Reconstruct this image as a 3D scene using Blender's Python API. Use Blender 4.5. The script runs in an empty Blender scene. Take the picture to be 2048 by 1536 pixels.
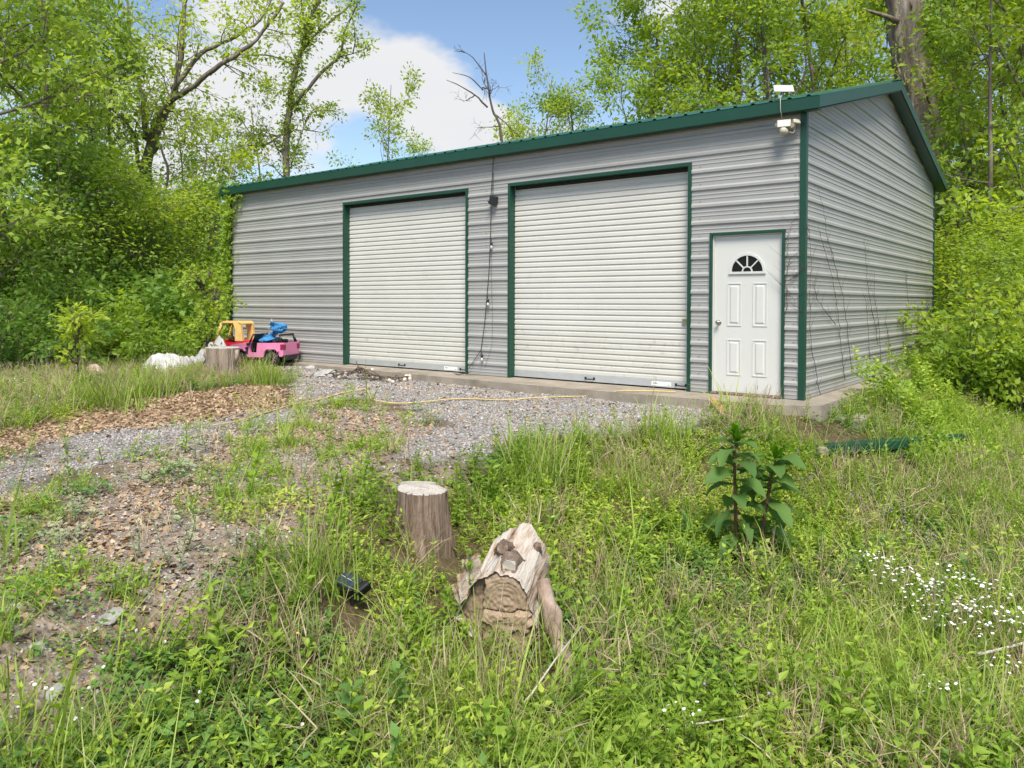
import bpy, bmesh, math, random
import numpy as np
from mathutils import Vector, Matrix, Euler

scene = bpy.context.scene
COL = scene.collection
RAD = math.radians

# ------------------------------------------------------------------ camera
cam_data = bpy.data.cameras.new('camera')
cam = bpy.data.objects.new('camera', cam_data)
COL.objects.link(cam)
scene.camera = cam
cam_data.sensor_width = 36.0
cam_data.lens = 1558.93 / 2048 * 36.0
cam_data.shift_y = -0.06459
cam_data.clip_start = 0.05
cam_data.clip_end = 900.0
cam.location = (3.049, -9.727, 1.1906)
_yaw, _pit, _rol = RAD(-37.9), RAD(-1.16), RAD(0.143)
_f = Vector((math.sin(_yaw) * math.cos(_pit), math.cos(_yaw) * math.cos(_pit), math.sin(_pit)))
_r = Vector((math.cos(_yaw), -math.sin(_yaw), 0))
_u = _r.cross(_f)
_r2 = math.cos(_rol) * _r + math.sin(_rol) * _u
_u2 = -math.sin(_rol) * _r + math.cos(_rol) * _u
cam.rotation_euler = Matrix((_r2, _u2, -_f)).transposed().to_euler()

# ------------------------------------------------------------------ world, sun, exposure
SUN_EL, SUN_AZ = RAD(56), RAD(140)          # azimuth clockwise from +y
world = bpy.data.worlds.new('World')
scene.world = world
world.use_nodes = True
wt = world.node_tree
for n in list(wt.nodes):
    wt.nodes.remove(n)
def wn(t, **kw):
    n = wt.nodes.new(t)
    for k, v in kw.items():
        setattr(n, k, v)
    return n
def wl(a, b):
    wt.links.new(a, b)
out = wn('ShaderNodeOutputWorld')
bg = wn('ShaderNodeBackground')
bg.inputs['Strength'].default_value = 0.055
sky = wn('ShaderNodeTexSky', sky_type='NISHITA')
sky.sun_disc = False
sky.sun_elevation = SUN_EL
sky.sun_rotation = SUN_AZ
sky.air_density = 1.0
sky.dust_density = 0.25
sky.ozone_density = 0.9
tc = wn('ShaderNodeTexCoord')
sep = wn('ShaderNodeSeparateXYZ')
wl(tc.outputs['Generated'], sep.inputs[0])
def wmath(op, a, b=None, clamp=False):
    n = wn('ShaderNodeMath', operation=op, use_clamp=clamp)
    for i, v in enumerate((a, b)):
        if v is None:
            continue
        if isinstance(v, (int, float)):
            n.inputs[i].default_value = v
        else:
            wl(v, n.inputs[i])
    return n.outputs[0]
zc = wmath('ADD', wmath('MAXIMUM', sep.outputs['Z'], 0.0), 0.32)
cx = wmath('DIVIDE', sep.outputs['X'], zc)
cy = wmath('DIVIDE', sep.outputs['Y'], zc)
comb = wn('ShaderNodeCombineXYZ')
wl(cx, comb.inputs[0]); wl(cy, comb.inputs[1])
mp = wn('ShaderNodeMapping')
mp.inputs['Location'].default_value = (1.05, 3.85, 0.0)
wl(comb.outputs[0], mp.inputs[0])
n1 = wn('ShaderNodeTexNoise')
n1.inputs['Scale'].default_value = 1.15
n1.inputs['Detail'].default_value = 6.0
n1.inputs['Roughness'].default_value = 0.58
wl(mp.outputs[0], n1.inputs['Vector'])
# one larger bank of cumulus over the trees, low in the north-west
def bank(d, radius, sx=1.0):
    v = wn('ShaderNodeVectorMath', operation='DISTANCE')
    wl(tc.outputs['Generated'], v.inputs[0])
    v.inputs[1].default_value = d
    r = wn('ShaderNodeMapRange', interpolation_type='SMOOTHSTEP')
    r.inputs['From Min'].default_value = 0.0
    r.inputs['From Max'].default_value = radius
    r.inputs['To Min'].default_value = 1.0
    r.inputs['To Max'].default_value = 0.0
    wl(v.outputs['Value'], r.inputs[0])
    return r.outputs[0]
dens = n1.outputs['Fac']
for d, rad_, wgt in [
        ((-0.7537, 0.6026, 0.2622), 0.18, 0.23),
        ((-0.6726, 0.6899, 0.2678), 0.12, 0.24),
        ((-0.8069, 0.5037, 0.3086), 0.22, 0.18),
        ((-0.6327, 0.7467, 0.2054), 0.085, 0.2),
        ((-0.8782, 0.4522, 0.156), 0.14, 0.11)]:
    dens = wmath('ADD', dens, wmath('MULTIPLY', bank(d, rad_), wgt))
ramp = wn('ShaderNodeMapRange', interpolation_type='SMOOTHSTEP')
ramp.inputs['From Min'].default_value = 0.54
ramp.inputs['From Max'].default_value = 0.635
wl(dens, ramp.inputs[0])
shade = wn('ShaderNodeMapRange')
shade.inputs['From Min'].default_value = 0.60
shade.inputs['From Max'].default_value = 0.95
shade.inputs['To Min'].default_value = 1.0
shade.inputs['To Max'].default_value = 0.72
wl(dens, shade.inputs[0])
ccol = wn('ShaderNodeMix', data_type='RGBA')
ccol.inputs[6].default_value = (3.6, 3.9, 4.4, 1)
ccol.inputs[7].default_value = (4.9, 4.95, 5.05, 1)
wl(shade.outputs[0], ccol.inputs[0])
skymix = wn('ShaderNodeMix', data_type='RGBA')
wl(ramp.outputs[0], skymix.inputs[0])
wl(sky.outputs[0], skymix.inputs[6])
wl(ccol.outputs[2], skymix.inputs[7])
wl(skymix.outputs[2], bg.inputs['Color'])
wl(bg.outputs[0], out.inputs[0])

world.cycles.sampling_method = 'MANUAL'
world.cycles.sample_map_resolution = 256

sun_data = bpy.data.lights.new('sun', 'SUN')
sun_data.energy = 2.0
sun_data.angle = RAD(24)
sun_data.color = (1.0, 0.93, 0.80)
sun = bpy.data.objects.new('sun', sun_data)
COL.objects.link(sun)
_sd = Vector((math.sin(SUN_AZ) * math.cos(SUN_EL), math.cos(SUN_AZ) * math.cos(SUN_EL), math.sin(SUN_EL)))
sun.rotation_euler = _sd.to_track_quat('Z', 'Y').to_euler()
sun.location = (0, -20, 30)

vs = scene.view_settings
vs.view_transform = 'Standard'
vs.look = 'None'
vs.exposure = 1.68
vs.gamma = 1.0
vs.use_curve_mapping = False
scene.cycles.use_denoising = True
scene.cycles.max_bounces = 12
scene.cycles.diffuse_bounces = 8
scene.cycles.transmission_bounces = 8
scene.cycles.transparent_max_bounces = 4
scene.cycles.adaptive_threshold = 0.02

# ------------------------------------------------------------------ helpers
def ground_z(x, y):
    """height of the ground (metres, 0 = floor of the garage)"""
    x = np.asarray(x, float); y = np.asarray(y, float)
    xe = np.interp(y, [-12, -9, -8, -6.5, -5, -3.5, -2, -0.5, 0.5], [-0.7, -0.8, -1.0, -1.3, -1.6, -1.2, -0.45, 0.15, 0.3])
    d = np.maximum(x - xe, 0)
    z = -0.12 - 0.02 * np.clip(-1 - y, 0, 12) - 0.03 * np.clip(-9 - x, 0, 16)
    z = z - 1.1 * (1 - np.exp(-d / 2.0))
    w = np.clip((-0.9 - y) / 1.0, 0, 1)
    z = z + w * 0.022 * (np.sin(1.7 * x + 0.6 * y) + np.sin(2.9 * y - 1.1 * x + 1.0) + 0.7 * np.sin(4.3 * x + 3.1 * y))
    z = z + 0.10 * np.exp(-((x + 10.6) / 2.3) ** 2 - ((y + 0.3) / 1.3) ** 2)
    return z

def gz(x, y):
    return float(ground_z(x, y))

def tag(o, label=None, cat=None, group=None, kind=None):
    if label: o['label'] = label
    if cat: o['category'] = cat
    if group: o['group'] = group
    if kind: o['kind'] = kind
    return o

def empty(name, loc=(0, 0, 0), rz=0.0, label=None, cat=None, group=None):
    o = bpy.data.objects.new(name, None)
    o.empty_display_size = 0.1
    o.location = loc
    o.rotation_euler = (0, 0, rz)
    COL.objects.link(o)
    return tag(o, label, cat, group)

def link(name, me, mat=None, parent=None):
    o = bpy.data.objects.new(name, me)
    if mat is not None and not me.materials:
        for m in (mat if isinstance(mat, (list, tuple)) else [mat]):
            me.materials.append(m)
    COL.objects.link(o)
    if parent is not None:
        o.parent = parent
    return o

def array_mesh(name, V, F, tint=None, smooth=False, mat=None):
    """mesh from arrays: V (n,3), F (m,k) with one k"""
    me = bpy.data.meshes.new(name)
    V = np.asarray(V, np.float32); F = np.asarray(F, np.int32)
    m, k = F.shape
    me.vertices.add(len(V)); me.vertices.foreach_set('co', V.ravel())
    me.loops.add(m * k); me.loops.foreach_set('vertex_index', F.ravel())
    me.polygons.add(m)
    me.polygons.foreach_set('loop_start', np.arange(0, m * k, k, dtype=np.int32))
    me.polygons.foreach_set('loop_total', np.full(m, k, np.int32))
    if smooth:
        me.polygons.foreach_set('use_smooth', np.ones(m, bool))
    if tint is not None:
        a = me.attributes.new('tint', 'FLOAT', 'POINT')
        a.data.foreach_set('value', np.asarray(tint, np.float32))
    me.update(calc_edges=True)
    if mat is not None:
        me.materials.append(mat)
    return me

class MB:
    """collects verts and faces of one mesh"""
    def __init__(self):
        self.v = []; self.f = []; self.s = []; self.t = []
    def add(self, vs, fs, smooth=False, tint=0.5):
        b = len(self.v)
        self.v += [tuple(p) for p in vs]
        self.t += [tint] * len(vs)
        for q in fs:
            self.f.append(tuple(b + i for i in q)); self.s.append(smooth)
    def box(self, c, s, M=None):
        vs = []
        for dx in (-.5, .5):
            for dy in (-.5, .5):
                for dz in (-.5, .5):
                    p = Vector((dx * s[0], dy * s[1], dz * s[2]))
                    if M is not None: p = M @ p
                    vs.append(p + Vector(c))
        self.add(vs, [(0, 1, 3, 2), (4, 6, 7, 5), (0, 4, 5, 1), (2, 3, 7, 6), (0, 2, 6, 4), (1, 5, 7, 3)])
        return self
    def bx(self, x0, x1, y0, y1, z0, z1):
        return self.box(((x0 + x1) / 2, (y0 + y1) / 2, (z0 + z1) / 2), (abs(x1 - x0), abs(y1 - y0), abs(z1 - z0)))
    def prism(self, poly, fn, a, b, smooth=False):
        """poly: 2D points; fn(p, t) -> 3D; extruded from a to b"""
        n = len(poly)
        vs = [fn(p, a) for p in poly] + [fn(p, b) for p in poly]
        fs = [(i, (i + 1) % n, n + (i + 1) % n, n + i) for i in range(n)]
        self.add(vs, fs, smooth)
        self.add(vs, [tuple(reversed(range(n))), tuple(range(n, 2 * n))])
        return self
    def strip(self, prof, fn, a, b):
        """open profile swept from a to b; a and b may be callables of the profile point"""
        n = len(prof)
        A = a if callable(a) else (lambda p: a)
        B = b if callable(b) else (lambda p: b)
        vs = [fn(p, A(p)) for p in prof] + [fn(p, B(p)) for p in prof]
        self.add(vs, [(i, i + 1, n + i + 1, n + i) for i in range(n - 1)])
        return self
    def tube(self, pts, rad, n=8, cap=True, smooth=True, tint=0.5):
        pts = [Vector(p) for p in pts]
        m = len(pts)
        R = rad if isinstance(rad, (list, tuple)) else [rad] * m
        vs = []; up = None
        for i, p in enumerate(pts):
            d = (pts[min(i + 1, m - 1)] - pts[max(i - 1, 0)])
            if d.length < 1e-9: d = Vector((0, 0, 1))
            d.normalize()
            if up is None:
                up = d.orthogonal().normalized()
            else:
                up = (up - d * up.dot(d))
                up = up.normalized() if up.length > 1e-6 else d.orthogonal().normalized()
            w = d.cross(up)
            for k in range(n):
                a = 2 * math.pi * k / n
                vs.append(p + (up * math.cos(a) + w * math.sin(a)) * R[i])
        fs = [(i * n + k, i * n + (k + 1) % n, (i + 1) * n + (k + 1) % n, (i + 1) * n + k) for i in range(m - 1) for k in range(n)]
        b = len(self.v)
        self.add(vs, fs, smooth, tint)
        if cap:
            self.f.append(tuple(b + k for k in reversed(range(n)))); self.s.append(False)
            self.f.append(tuple(b + (m - 1) * n + k for k in range(n))); self.s.append(False)
        return self
    def lathe(self, prof, n=20, M=None, smooth=True, wob=None):
        vs = []
        for (r, z) in prof:
            for k in range(n):
                a = 2 * math.pi * k / n
                rr = r * (wob(a, z) if wob else 1.0)
                p = Vector((rr * math.cos(a), rr * math.sin(a), z))
                vs.append(M @ p if M is not None else p)
        m = len(prof)
        self.add(vs, [(i * n + k, i * n + (k + 1) % n, (i + 1) * n + (k + 1) % n, (i + 1) * n + k) for i in range(m - 1) for k in range(n)], smooth)
        return self
    def mesh(self, name, mat=None, tint=False):
        me = bpy.data.meshes.new(name)
        me.from_pydata(self.v, [], self.f)
        me.polygons.foreach_set('use_smooth', self.s)
        if tint:
            a = me.attributes.new('tint', 'FLOAT', 'POINT')
            a.data.foreach_set('value', self.t)
        me.update()
        if mat is not None: me.materials.append(mat)
        return me
    def build(self, name, mat, parent=None, bevel=0.0, tint=False, seg=2):
        o = link(name, self.mesh(name, mat, tint), None, parent)
        if bevel:
            md = o.modifiers.new('bevel', 'BEVEL'); md.width = bevel; md.segments = seg
            md.limit_method = 'ANGLE'; md.angle_limit = RAD(40)
        return o

# ------------------------------------------------------------------ materials
def new_mat(name):
    m = bpy.data.materials.new(name); m.use_nodes = True
    nt = m.node_tree
    b = nt.nodes['Principled BSDF']
    return m, nt, b
def ramp_node(nt, fac, stops):
    r = nt.nodes.new('ShaderNodeValToRGB')
    el = r.color_ramp.elements
    while len(el) < len(stops): el.new(0.5)
    for e, (p, c) in zip(el, stops):
        e.position = p; e.color = (c[0], c[1], c[2], 1)
    nt.links.new(fac, r.inputs[0])
    return r.outputs[0]
def noise_node(nt, scale, detail=4, rough=.55, vec=None, stretch=None, coords='Object'):
    t = nt.nodes.new('ShaderNodeTexCoord')
    if coords == 'World':
        v = nt.nodes.new('ShaderNodeNewGeometry').outputs['Position']
    else:
        v = vec or t.outputs[coords]
    if stretch:
        mpn = nt.nodes.new('ShaderNodeMapping'); mpn.inputs['Scale'].default_value = stretch
        nt.links.new(v, mpn.inputs[0]); v = mpn.outputs[0]
    n = nt.nodes.new('ShaderNodeTexNoise')
    n.inputs['Scale'].default_value = scale; n.inputs['Detail'].default_value = detail; n.inputs['Roughness'].default_value = rough
    nt.links.new(v, n.inputs['Vector'])
    return n.outputs['Fac']
def bump_node(nt, b, h, strength, dist=0.01):
    n = nt.nodes.new('ShaderNodeBump'); n.inputs['Strength'].default_value = strength; n.inputs['Distance'].default_value = dist
    nt.links.new(h, n.inputs['Height']); nt.links.new(n.outputs[0], b.inputs['Normal'])
def painted(name, col, rough=.45, var=.12, scale=2.5, metallic=0.0, bump=0.0, spec=.5, coords='Object', stretch=None, dirt=None):
    m, nt, b = new_mat(name)
    f = noise_node(nt, scale, 5, .6, coords=coords, stretch=stretch)
    c0 = tuple(c * (1 - var) for c in col); c1 = tuple(min(c * (1 + var), 1) for c in col)
    o = ramp_node(nt, f, [(.3, c0), (.7, c1)])
    if dirt:
        f2 = noise_node(nt, dirt[1], 6, .7, coords=coords)
        mk = ramp_node(nt, f2, [(dirt[2], (0, 0, 0)), (dirt[2] + .16, (1, 1, 1))])
        mx = nt.nodes.new('ShaderNodeMix'); mx.data_type = 'RGBA'
        mul = nt.nodes.new('ShaderNodeMath'); mul.operation = 'MULTIPLY'; mul.inputs[1].default_value = dirt[3]
        nt.links.new(mk, mul.inputs[0]); nt.links.new(mul.outputs[0], mx.inputs[0])
        nt.links.new(o, mx.inputs[6]); mx.inputs[7].default_value = (*dirt[0], 1); o = mx.outputs[2]
    nt.links.new(o, b.inputs['Base Color'])
    b.inputs['Roughness'].default_value = rough; b.inputs['Metallic'].default_value = metallic
    b.inputs['Specular IOR Level'].default_value = spec
    if bump:
        bump_node(nt, b, noise_node(nt, scale * 12, 4, .6, coords=coords), bump, .004)
    return m
def leaf_mat(name, ca, cb, trans=.42, rough=.55, cc=None, spec=.35):
    """two-sided leaf: colour runs from ca to cb by the leaf's own tint and by the plant"""
    m, nt, b = new_mat(name)
    at = nt.nodes.new('ShaderNodeAttribute'); at.attribute_name = 'tint'
    oi = nt.nodes.new('ShaderNodeObjectInfo')
    a1 = nt.nodes.new('ShaderNodeMath'); a1.operation = 'MULTIPLY_ADD'; a1.inputs[1].default_value = .6
    a2 = nt.nodes.new('ShaderNodeMath'); a2.operation = 'MULTIPLY'; a2.inputs[1].default_value = .4
    nt.links.new(oi.outputs['Random'], a2.inputs[0])
    nt.links.new(at.outputs['Fac'], a1.inputs[0]); nt.links.new(a2.outputs[0], a1.inputs[2])
    stops = [(0.0, ca), (1.0, cb)] if cc is None else [(0.0, ca), (.55, cb), (1.0, cc)]
    col = ramp_node(nt, a1.outputs[0], stops)
    nt.links.new(col, b.inputs['Base Color']); b.inputs['Roughness'].default_value = rough
    b.inputs['Specular IOR Level'].default_value = spec
    tr = nt.nodes.new('ShaderNodeBsdfTranslucent')
    hs = nt.nodes.new('ShaderNodeHueSaturation'); hs.inputs['Hue'].default_value = .49; hs.inputs['Saturation'].default_value = 1.1; hs.inputs['Value'].default_value = 1.35
    nt.links.new(col, hs.inputs['Color']); nt.links.new(hs.outputs[0], tr.inputs['Color'])
    mx = nt.nodes.new('ShaderNodeMixShader'); mx.inputs[0].default_value = trans
    nt.links.new(b.outputs[0], mx.inputs[1]); nt.links.new(tr.outputs[0], mx.inputs[2])
    nt.links.new(mx.outputs[0], nt.nodes['Material Output'].inputs[0])
    return m
def wood_mat(name, cols, scale=6, stretch=(1, 1, .08), bump=.6, rough=.85, dist=.012, lo=.25, hi=.75):
    m, nt, b = new_mat(name)
    f = noise_node(nt, scale, 8, .65, stretch=stretch)
    k = len(cols)
    o = ramp_node(nt, f, [(lo + (hi - lo) * i / (k - 1), c) for i, c in enumerate(cols)])
    nt.links.new(o, b.inputs['Base Color']); b.inputs['Roughness'].default_value = rough
    b.inputs['Specular IOR Level'].default_value = .2
    bump_node(nt, b, noise_node(nt, scale * 2.2, 6, .7, stretch=stretch), bump, dist)
    return m
M = {}
M['siding'] = painted('grey_siding_paint', (.335, .333, .328), .42, .05, 1.2, dirt=((.25, .25, .22), 1.1, .58, .25))
M['trim'] = painted('green_trim_paint', (.006, .052, .030), .4, .12, 3, spec=.5)
M['roofing'] = painted('green_roof_paint', (.02, .10, .07), .3, .1, 3)
M['white_door'] = painted('white_door_paint', (.60, .60, .58), .4, .02, 1.5)
M['curtain'] = painted('white_curtain_paint', (.555, .545, .51), .4, .04, 1.5, coords='World', dirt=((.36, .33, .27), 3.0, .60, .35))
M['curtain_grimy'] = painted('grimy_curtain_paint', (.535, .525, .485), .45, .05, 1.5, coords='World', dirt=((.26, .21, .15), 9.0, .56, .5))
M['bar_alu'] = painted('aluminium_bar', (.5, .52, .53), .4, .06, 6, metallic=.4)
M['black'] = painted('black_plastic', (.012, .012, .014), .45, .2, 8)
M['rubber'] = painted('black_rubber', (.02, .02, .02), .8, .2, 8)
M['brass'] = painted('yellow_zinc', (.42, .36, .2), .4, .2, 20, metallic=.6)
M['steel'] = painted('satin_nickel', (.42, .39, .35), .28, .1, 10, metallic=1.0)
M['glass_dark'] = painted('dark_window_glass', (.006, .006, .007), .12, .3, 3, spec=.2)
M['white_plastic'] = painted('white_plastic', (.52, .53, .54), .35, .03, 8)
M['cream_plastic'] = painted('cream_plastic', (.46, .43, .34), .45, .1, 12)
M['concrete'] = painted('weathered_concrete', (.29, .25, .205), .9, .2, 3.0, bump=.5, dirt=((.15, .135, .10), 1.8, .5, .7))
M['pink'] = painted('pink_toy_plastic', (.68, .22, .40), .35, .05, 6, dirt=((.45, .25, .28), 9, .62, .5))
M['pink_dark'] = painted('deep_pink_plastic', (.5, .10, .26), .4, .1, 6)
M['red'] = painted('red_toy_plastic', (.55, .02, .03), .35, .1, 5)
M['yellow'] = painted('yellow_toy_plastic', (.72, .47, .16), .45, .08, 5, dirt=((.45, .3, .12), 8, .6, .5))
M['tail'] = painted('red_lens', (.25, .015, .06), .2, .1, 5)
M['blue'] = painted('blue_fabric', (.03, .18, .42), .8, .25, 9, bump=.3)
M['grey_tube'] = painted('grey_steel_tube', (.33, .42, .48), .35, .1, 9, metallic=.5)
M['tarp'] = painted('white_plastic_sheet', (.46, .46, .46), .4, .06, 4, bump=.35, dirt=((.45, .42, .36), 4, .6, .4))
M['rock'] = painted('grey_limestone', (.34, .33, .32), .9, .25, 7, bump=.8)
M['rock_pale'] = painted('pale_limestone', (.37, .36, .35), .9, .2, 9, bump=.8)
M['rock_pink'] = painted('pinkish_broken_stone', (.50, .37, .32), .9, .2, 6, bump=.8)
M['cord_y'] = painted('yellow_cord_jacket', (.55, .41, .16), .5, .15, 5)
M['bulb'] = painted('clear_bulb_glass', (.55, .53, .5), .12, .1, 5)
M['bulb_c'] = painted('cream_bulb_shade', (.62, .53, .44), .5, .2, 30)
M['solar'] = painted('solar_cells', (.035, .045, .075), .16, .3, 20, spec=.7)
M['solar_w'] = painted('solar_cells_pale', (.5, .51, .55), .15, .1, 12, spec=.7)
M['sticker'] = painted('white_sticker', (.8, .8, .78), .5, .03, 20)
M['print'] = painted('printed_ink', (.05, .05, .06), .6, .1, 30)
M['lumber'] = wood_mat('raw_lumber', [(.30, .17, .07), (.48, .30, .14), (.55, .38, .2)], 8, (.1, 1, 1), .3)
M['stump'] = wood_mat('weathered_stump_side', [(.06, .04, .028), (.22, .15, .11), (.36, .27, .21), (.48, .40, .34)], 20, (1, 1, .06), 1.0, dist=.05)
M['stump_pale'] = wood_mat('pale_barkless_wood', [(.22, .15, .11), (.40, .32, .26), (.52, .45, .38)], 20, (1, 1, .05), 1.0, dist=.04)
M['bark'] = wood_mat('grey_brown_bark', [(.06, .047, .038), (.17, .14, .118), (.30, .265, .23)], 5, (1, 1, .18), 1.0, dist=.03)
M['bark_oak'] = wood_mat('shaggy_grey_bark', [(.065, .048, .038), (.24, .195, .165), (.43, .375, .335)], 4.5, (1, 1, .12), 1.0, dist=.06)
M['twig'] = wood_mat('dead_twig', [(.06, .05, .045), (.16, .13, .115)], 20, (1, 1, .3), .4)
M['stick'] = wood_mat('pale_dry_stick', [(.35, .31, .27), (.6, .56, .5)], 20, (1, 1, .3), .4)
M['vine'] = wood_mat('dry_vine', [(.07, .055, .045), (.17, .13, .1)], 25, (1, 1, .3), .3)

def cut_face_mat(name, cols, ring=70.0, centre=(0, 0, 0), dirt=.35):
    m, nt, b = new_mat(name)
    t = nt.nodes.new('ShaderNodeTexCoord')
    mp_ = nt.nodes.new('ShaderNodeMapping'); mp_.inputs['Location'].default_value = tuple(-c for c in centre)
    nt.links.new(t.outputs['Object'], mp_.inputs[0])
    w = nt.nodes.new('ShaderNodeTexWave'); w.wave_type = 'RINGS'; w.rings_direction = 'SPHERICAL'
    w.inputs['Scale'].default_value = ring; w.inputs['Distortion'].default_value = 5; w.inputs['Detail'].default_value = 3; w.inputs['Detail Scale'].default_value = 1.5
    nt.links.new(mp_.outputs[0], w.inputs[0])
    n = noise_node(nt, 14, 6, .65)
    mx = nt.nodes.new('ShaderNodeMath'); mx.operation = 'MULTIPLY_ADD'; mx.inputs[1].default_value = .35
    nt.links.new(w.outputs['Fac'], mx.inputs[0]); nt.links.new(n, mx.inputs[2])
    o = ramp_node(nt, mx.outputs[0], [(.3, cols[0]), (.55, cols[1]), (.85, cols[2])])
    nt.links.new(o, b.inputs['Base Color']); b.inputs['Roughness'].default_value = .9
    bump_node(nt, b, mx.outputs[0], .35, .004)
    return m
M['cut_pale'] = cut_face_mat('pale_cut_face', [(.16, .13, .11), (.36, .32, .28), (.48, .45, .40)])
M['cut_grey'] = cut_face_mat('dark_cut_face', [(.12, .08, .052), (.27, .19, .13), (.38, .285, .195)])

# ================================================================== GROUND
def axis_lines(spans):
    out = [spans[0][0]]
    for a, b, s in spans:
        n = max(1, int(round((b - a) / s)))
        out += [a + (b - a) * (i + 1) / n for i in range(n)]
    return np.array(out)
GX = axis_lines([(-400, -60, 40), (-60, -24, 3), (-24, -14, .4), (-14, 6, .09), (6, 14, .5), (14, 60, 4), (60, 400, 40)])
GY = axis_lines([(-400, -60, 40), (-60, -14, 4), (-14, -10, .4), (-10, 4, .09), (4, 24, .5), (24, 60, 4), (60, 400, 40)])
def sdf(poly, X, Y):
    """signed distance to a polygon, negative inside"""
    P = np.asarray(poly, float); n = len(P)
    d = np.full(X.shape, 1e9); ins = np.zeros(X.shape, bool)
    for i in range(n):
        a = P[i]; b = P[(i + 1) % n]; e = b - a
        wx = X - a[0]; wy = Y - a[1]
        t = np.clip((wx * e[0] + wy * e[1]) / max(e @ e, 1e-9), 0, 1)
        d = np.minimum(d, (wx - e[0] * t) ** 2 + (wy - e[1] * t) ** 2)
        c = ((a[1] > Y) != (b[1] > Y))
        with np.errstate(divide='ignore', invalid='ignore'):
            xi = (b[0] - a[0]) * (Y - a[1]) / (b[1] - a[1]) + a[0]
        ins ^= c & (X < xi)
    d = np.sqrt(d)
    return np.where(ins, -d, d)
def vnoise(X, Y, s, seed=0):
    """smooth value noise 0..1"""
    r = np.random.RandomState(seed); T = r.rand(256, 256)
    u = X / s + 100.37; v = Y / s + 77.11
    i = np.floor(u).astype(int); j = np.floor(v).astype(int)
    fu = u - i; fv = v - j
    fu = fu * fu * (3 - 2 * fu); fv = fv * fv * (3 - 2 * fv)
    g = lambda a, b: T[a % 256, b % 256]
    return (g(i, j) * (1 - fu) + g(i + 1, j) * fu) * (1 - fv) + (g(i, j + 1) * (1 - fu) + g(i + 1, j + 1) * fu) * fv
def sm(d, w):
    t = np.clip(.5 - d / w, 0, 1)
    return t * t * (3 - 2 * t)
# the patches of the yard, outlined on the ground in metres
PAD = [(-12.666, 1.487), (-11.623, 1.84), (-8.375, 0.735), (-4.821, 0.743), (-2.08, 0.635), (-0.776, -0.203), (-0.514, -1.149), (-0.438, -1.996), (-0.736, -2.658), (-1.031, -3.234), (-1.402, -3.723), (-1.502, -4.059), (-1.541, -4.708), (-1.537, -5.022), (-1.761, -5.21), (-2.057, -5.052), (-2.175, -4.368), (-2.911, -3.519), (-3.481, -3.071), (-4.475, -2.481), (-4.834, -2.688), (-5.275, -2.744), (-5.281, -3.481), (-6.448, -2.91), (-7.975, -1.714)]
DRIVE = [(-4.325, -7.782), (-5.089, -6.97), (-5.608, -6.194), (-5.682, -5.074), (-5.194, -4.606), (-5.235, -3.818), (-4.5, -3.778), (-4.406, -4.41), (-4.229, -5.206), (-3.959, -5.642), (-3.919, -6.157), (-3.998, -6.565), (-3.462, -7.182), (-3.164, -7.625), (-2.948, -8.148)]
BARE = [(-1.224, -8.588), (-1.51, -7.949), (-1.238, -7.535), (-1.161, -6.728), (-1.195, -6.467), (-1.035, -6.818), (-0.907, -7.366), (-0.814, -7.855), (-0.622, -8.238), (-0.399, -8.813)]
LEAFY = [(-4.792, -7.658), (-6.271, -6.567), (-7.41, -5.153), (-8.08, -3.793), (-7.831, -2.966), (-7.689, -2.066), (-5.845, -3.058), (-5.012, -4.119), (-5.116, -4.718), (-5.616, -5.109), (-5.511, -6.233), (-4.987, -7.005), (-3.926, -7.888)]
MIXED = [(-4.539, -5.131), (-4.714, -4.19), (-4.894, -3.467), (-4.779, -2.559), (-3.378, -3.049), (-2.711, -3.665), (-1.964, -4.649), (-1.621, -5.23), (-1.432, -4.826), (-1.451, -5.502), (-1.293, -6.04), (-1.087, -6.47), (-0.891, -7.125), (-0.655, -7.518), (-0.523, -7.904), (-0.382, -8.297), (-0.306, -8.497), (-0.29, -8.858), (-3.664, -7.957), (-3.352, -7.225), (-3.859, -6.413)]
LEFTWEEDS = [(-25.864, -3.728), (-12.528, -2.241), (-10.09, -1.864), (-8.704, -1.129), (-7.689, -2.066), (-7.912, -3.0), (-8.014, -3.828), (-7.339, -5.185), (-6.22, -6.585), (-5.047, -8.058)]
YARD = [(-12.666, 1.487), (-0.776, -0.203), (-0.514, -1.149), (-0.438, -1.996), (-0.736, -2.658), (-1.024, -3.244), (-1.367, -4.227), (-1.494, -4.758), (-1.455, -5.39), (-1.24, -6.086), (-1.013, -6.528), (-0.851, -6.949), (-0.707, -7.458), (-0.564, -7.907), (-0.382, -8.297), (-0.296, -8.604), (-0.29, -8.858), (-4.325, -7.782), (-6.22, -6.585), (-7.362, -5.174), (-8.014, -3.828), (-7.749, -3.017), (-7.689, -2.066)]
def fields(X, Y):
    n = (vnoise(X, Y, .55, 3) - .5) * .7 + (vnoise(X, Y, .18, 4) - .5) * .35
    g = np.maximum(sm(sdf(PAD, X, Y) + n * .7, .35), sm(sdf(DRIVE, X, Y) + n * 1.1, .7) * .92)
    bare = sm(sdf(BARE, X, Y) + n, .6) * (vnoise(X, Y, .5, 9) > .42)
    leafy = sm(sdf(LEAFY, X, Y) + n * .5, .4)
    mixed = sm(sdf(MIXED, X, Y) + n * .8, .5)
    lw = sm(sdf(LEFTWEEDS, X, Y) + n, .6)
    return g, bare, leafy, mixed, lw
XX, YY = np.meshgrid(GX, GY, indexing='ij')
ZZ = ground_z(XX, YY) + (vnoise(XX, YY, .35, 1) - .5) * .03
V = np.stack([XX, YY, ZZ], -1).reshape(-1, 3)
ni, nj = XX.shape
idx = np.arange(ni * nj).reshape(ni, nj)
F = np.stack([idx[:-1, :-1], idx[1:, :-1], idx[1:, 1:], idx[:-1, 1:]], -1).reshape(-1, 4)
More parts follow.
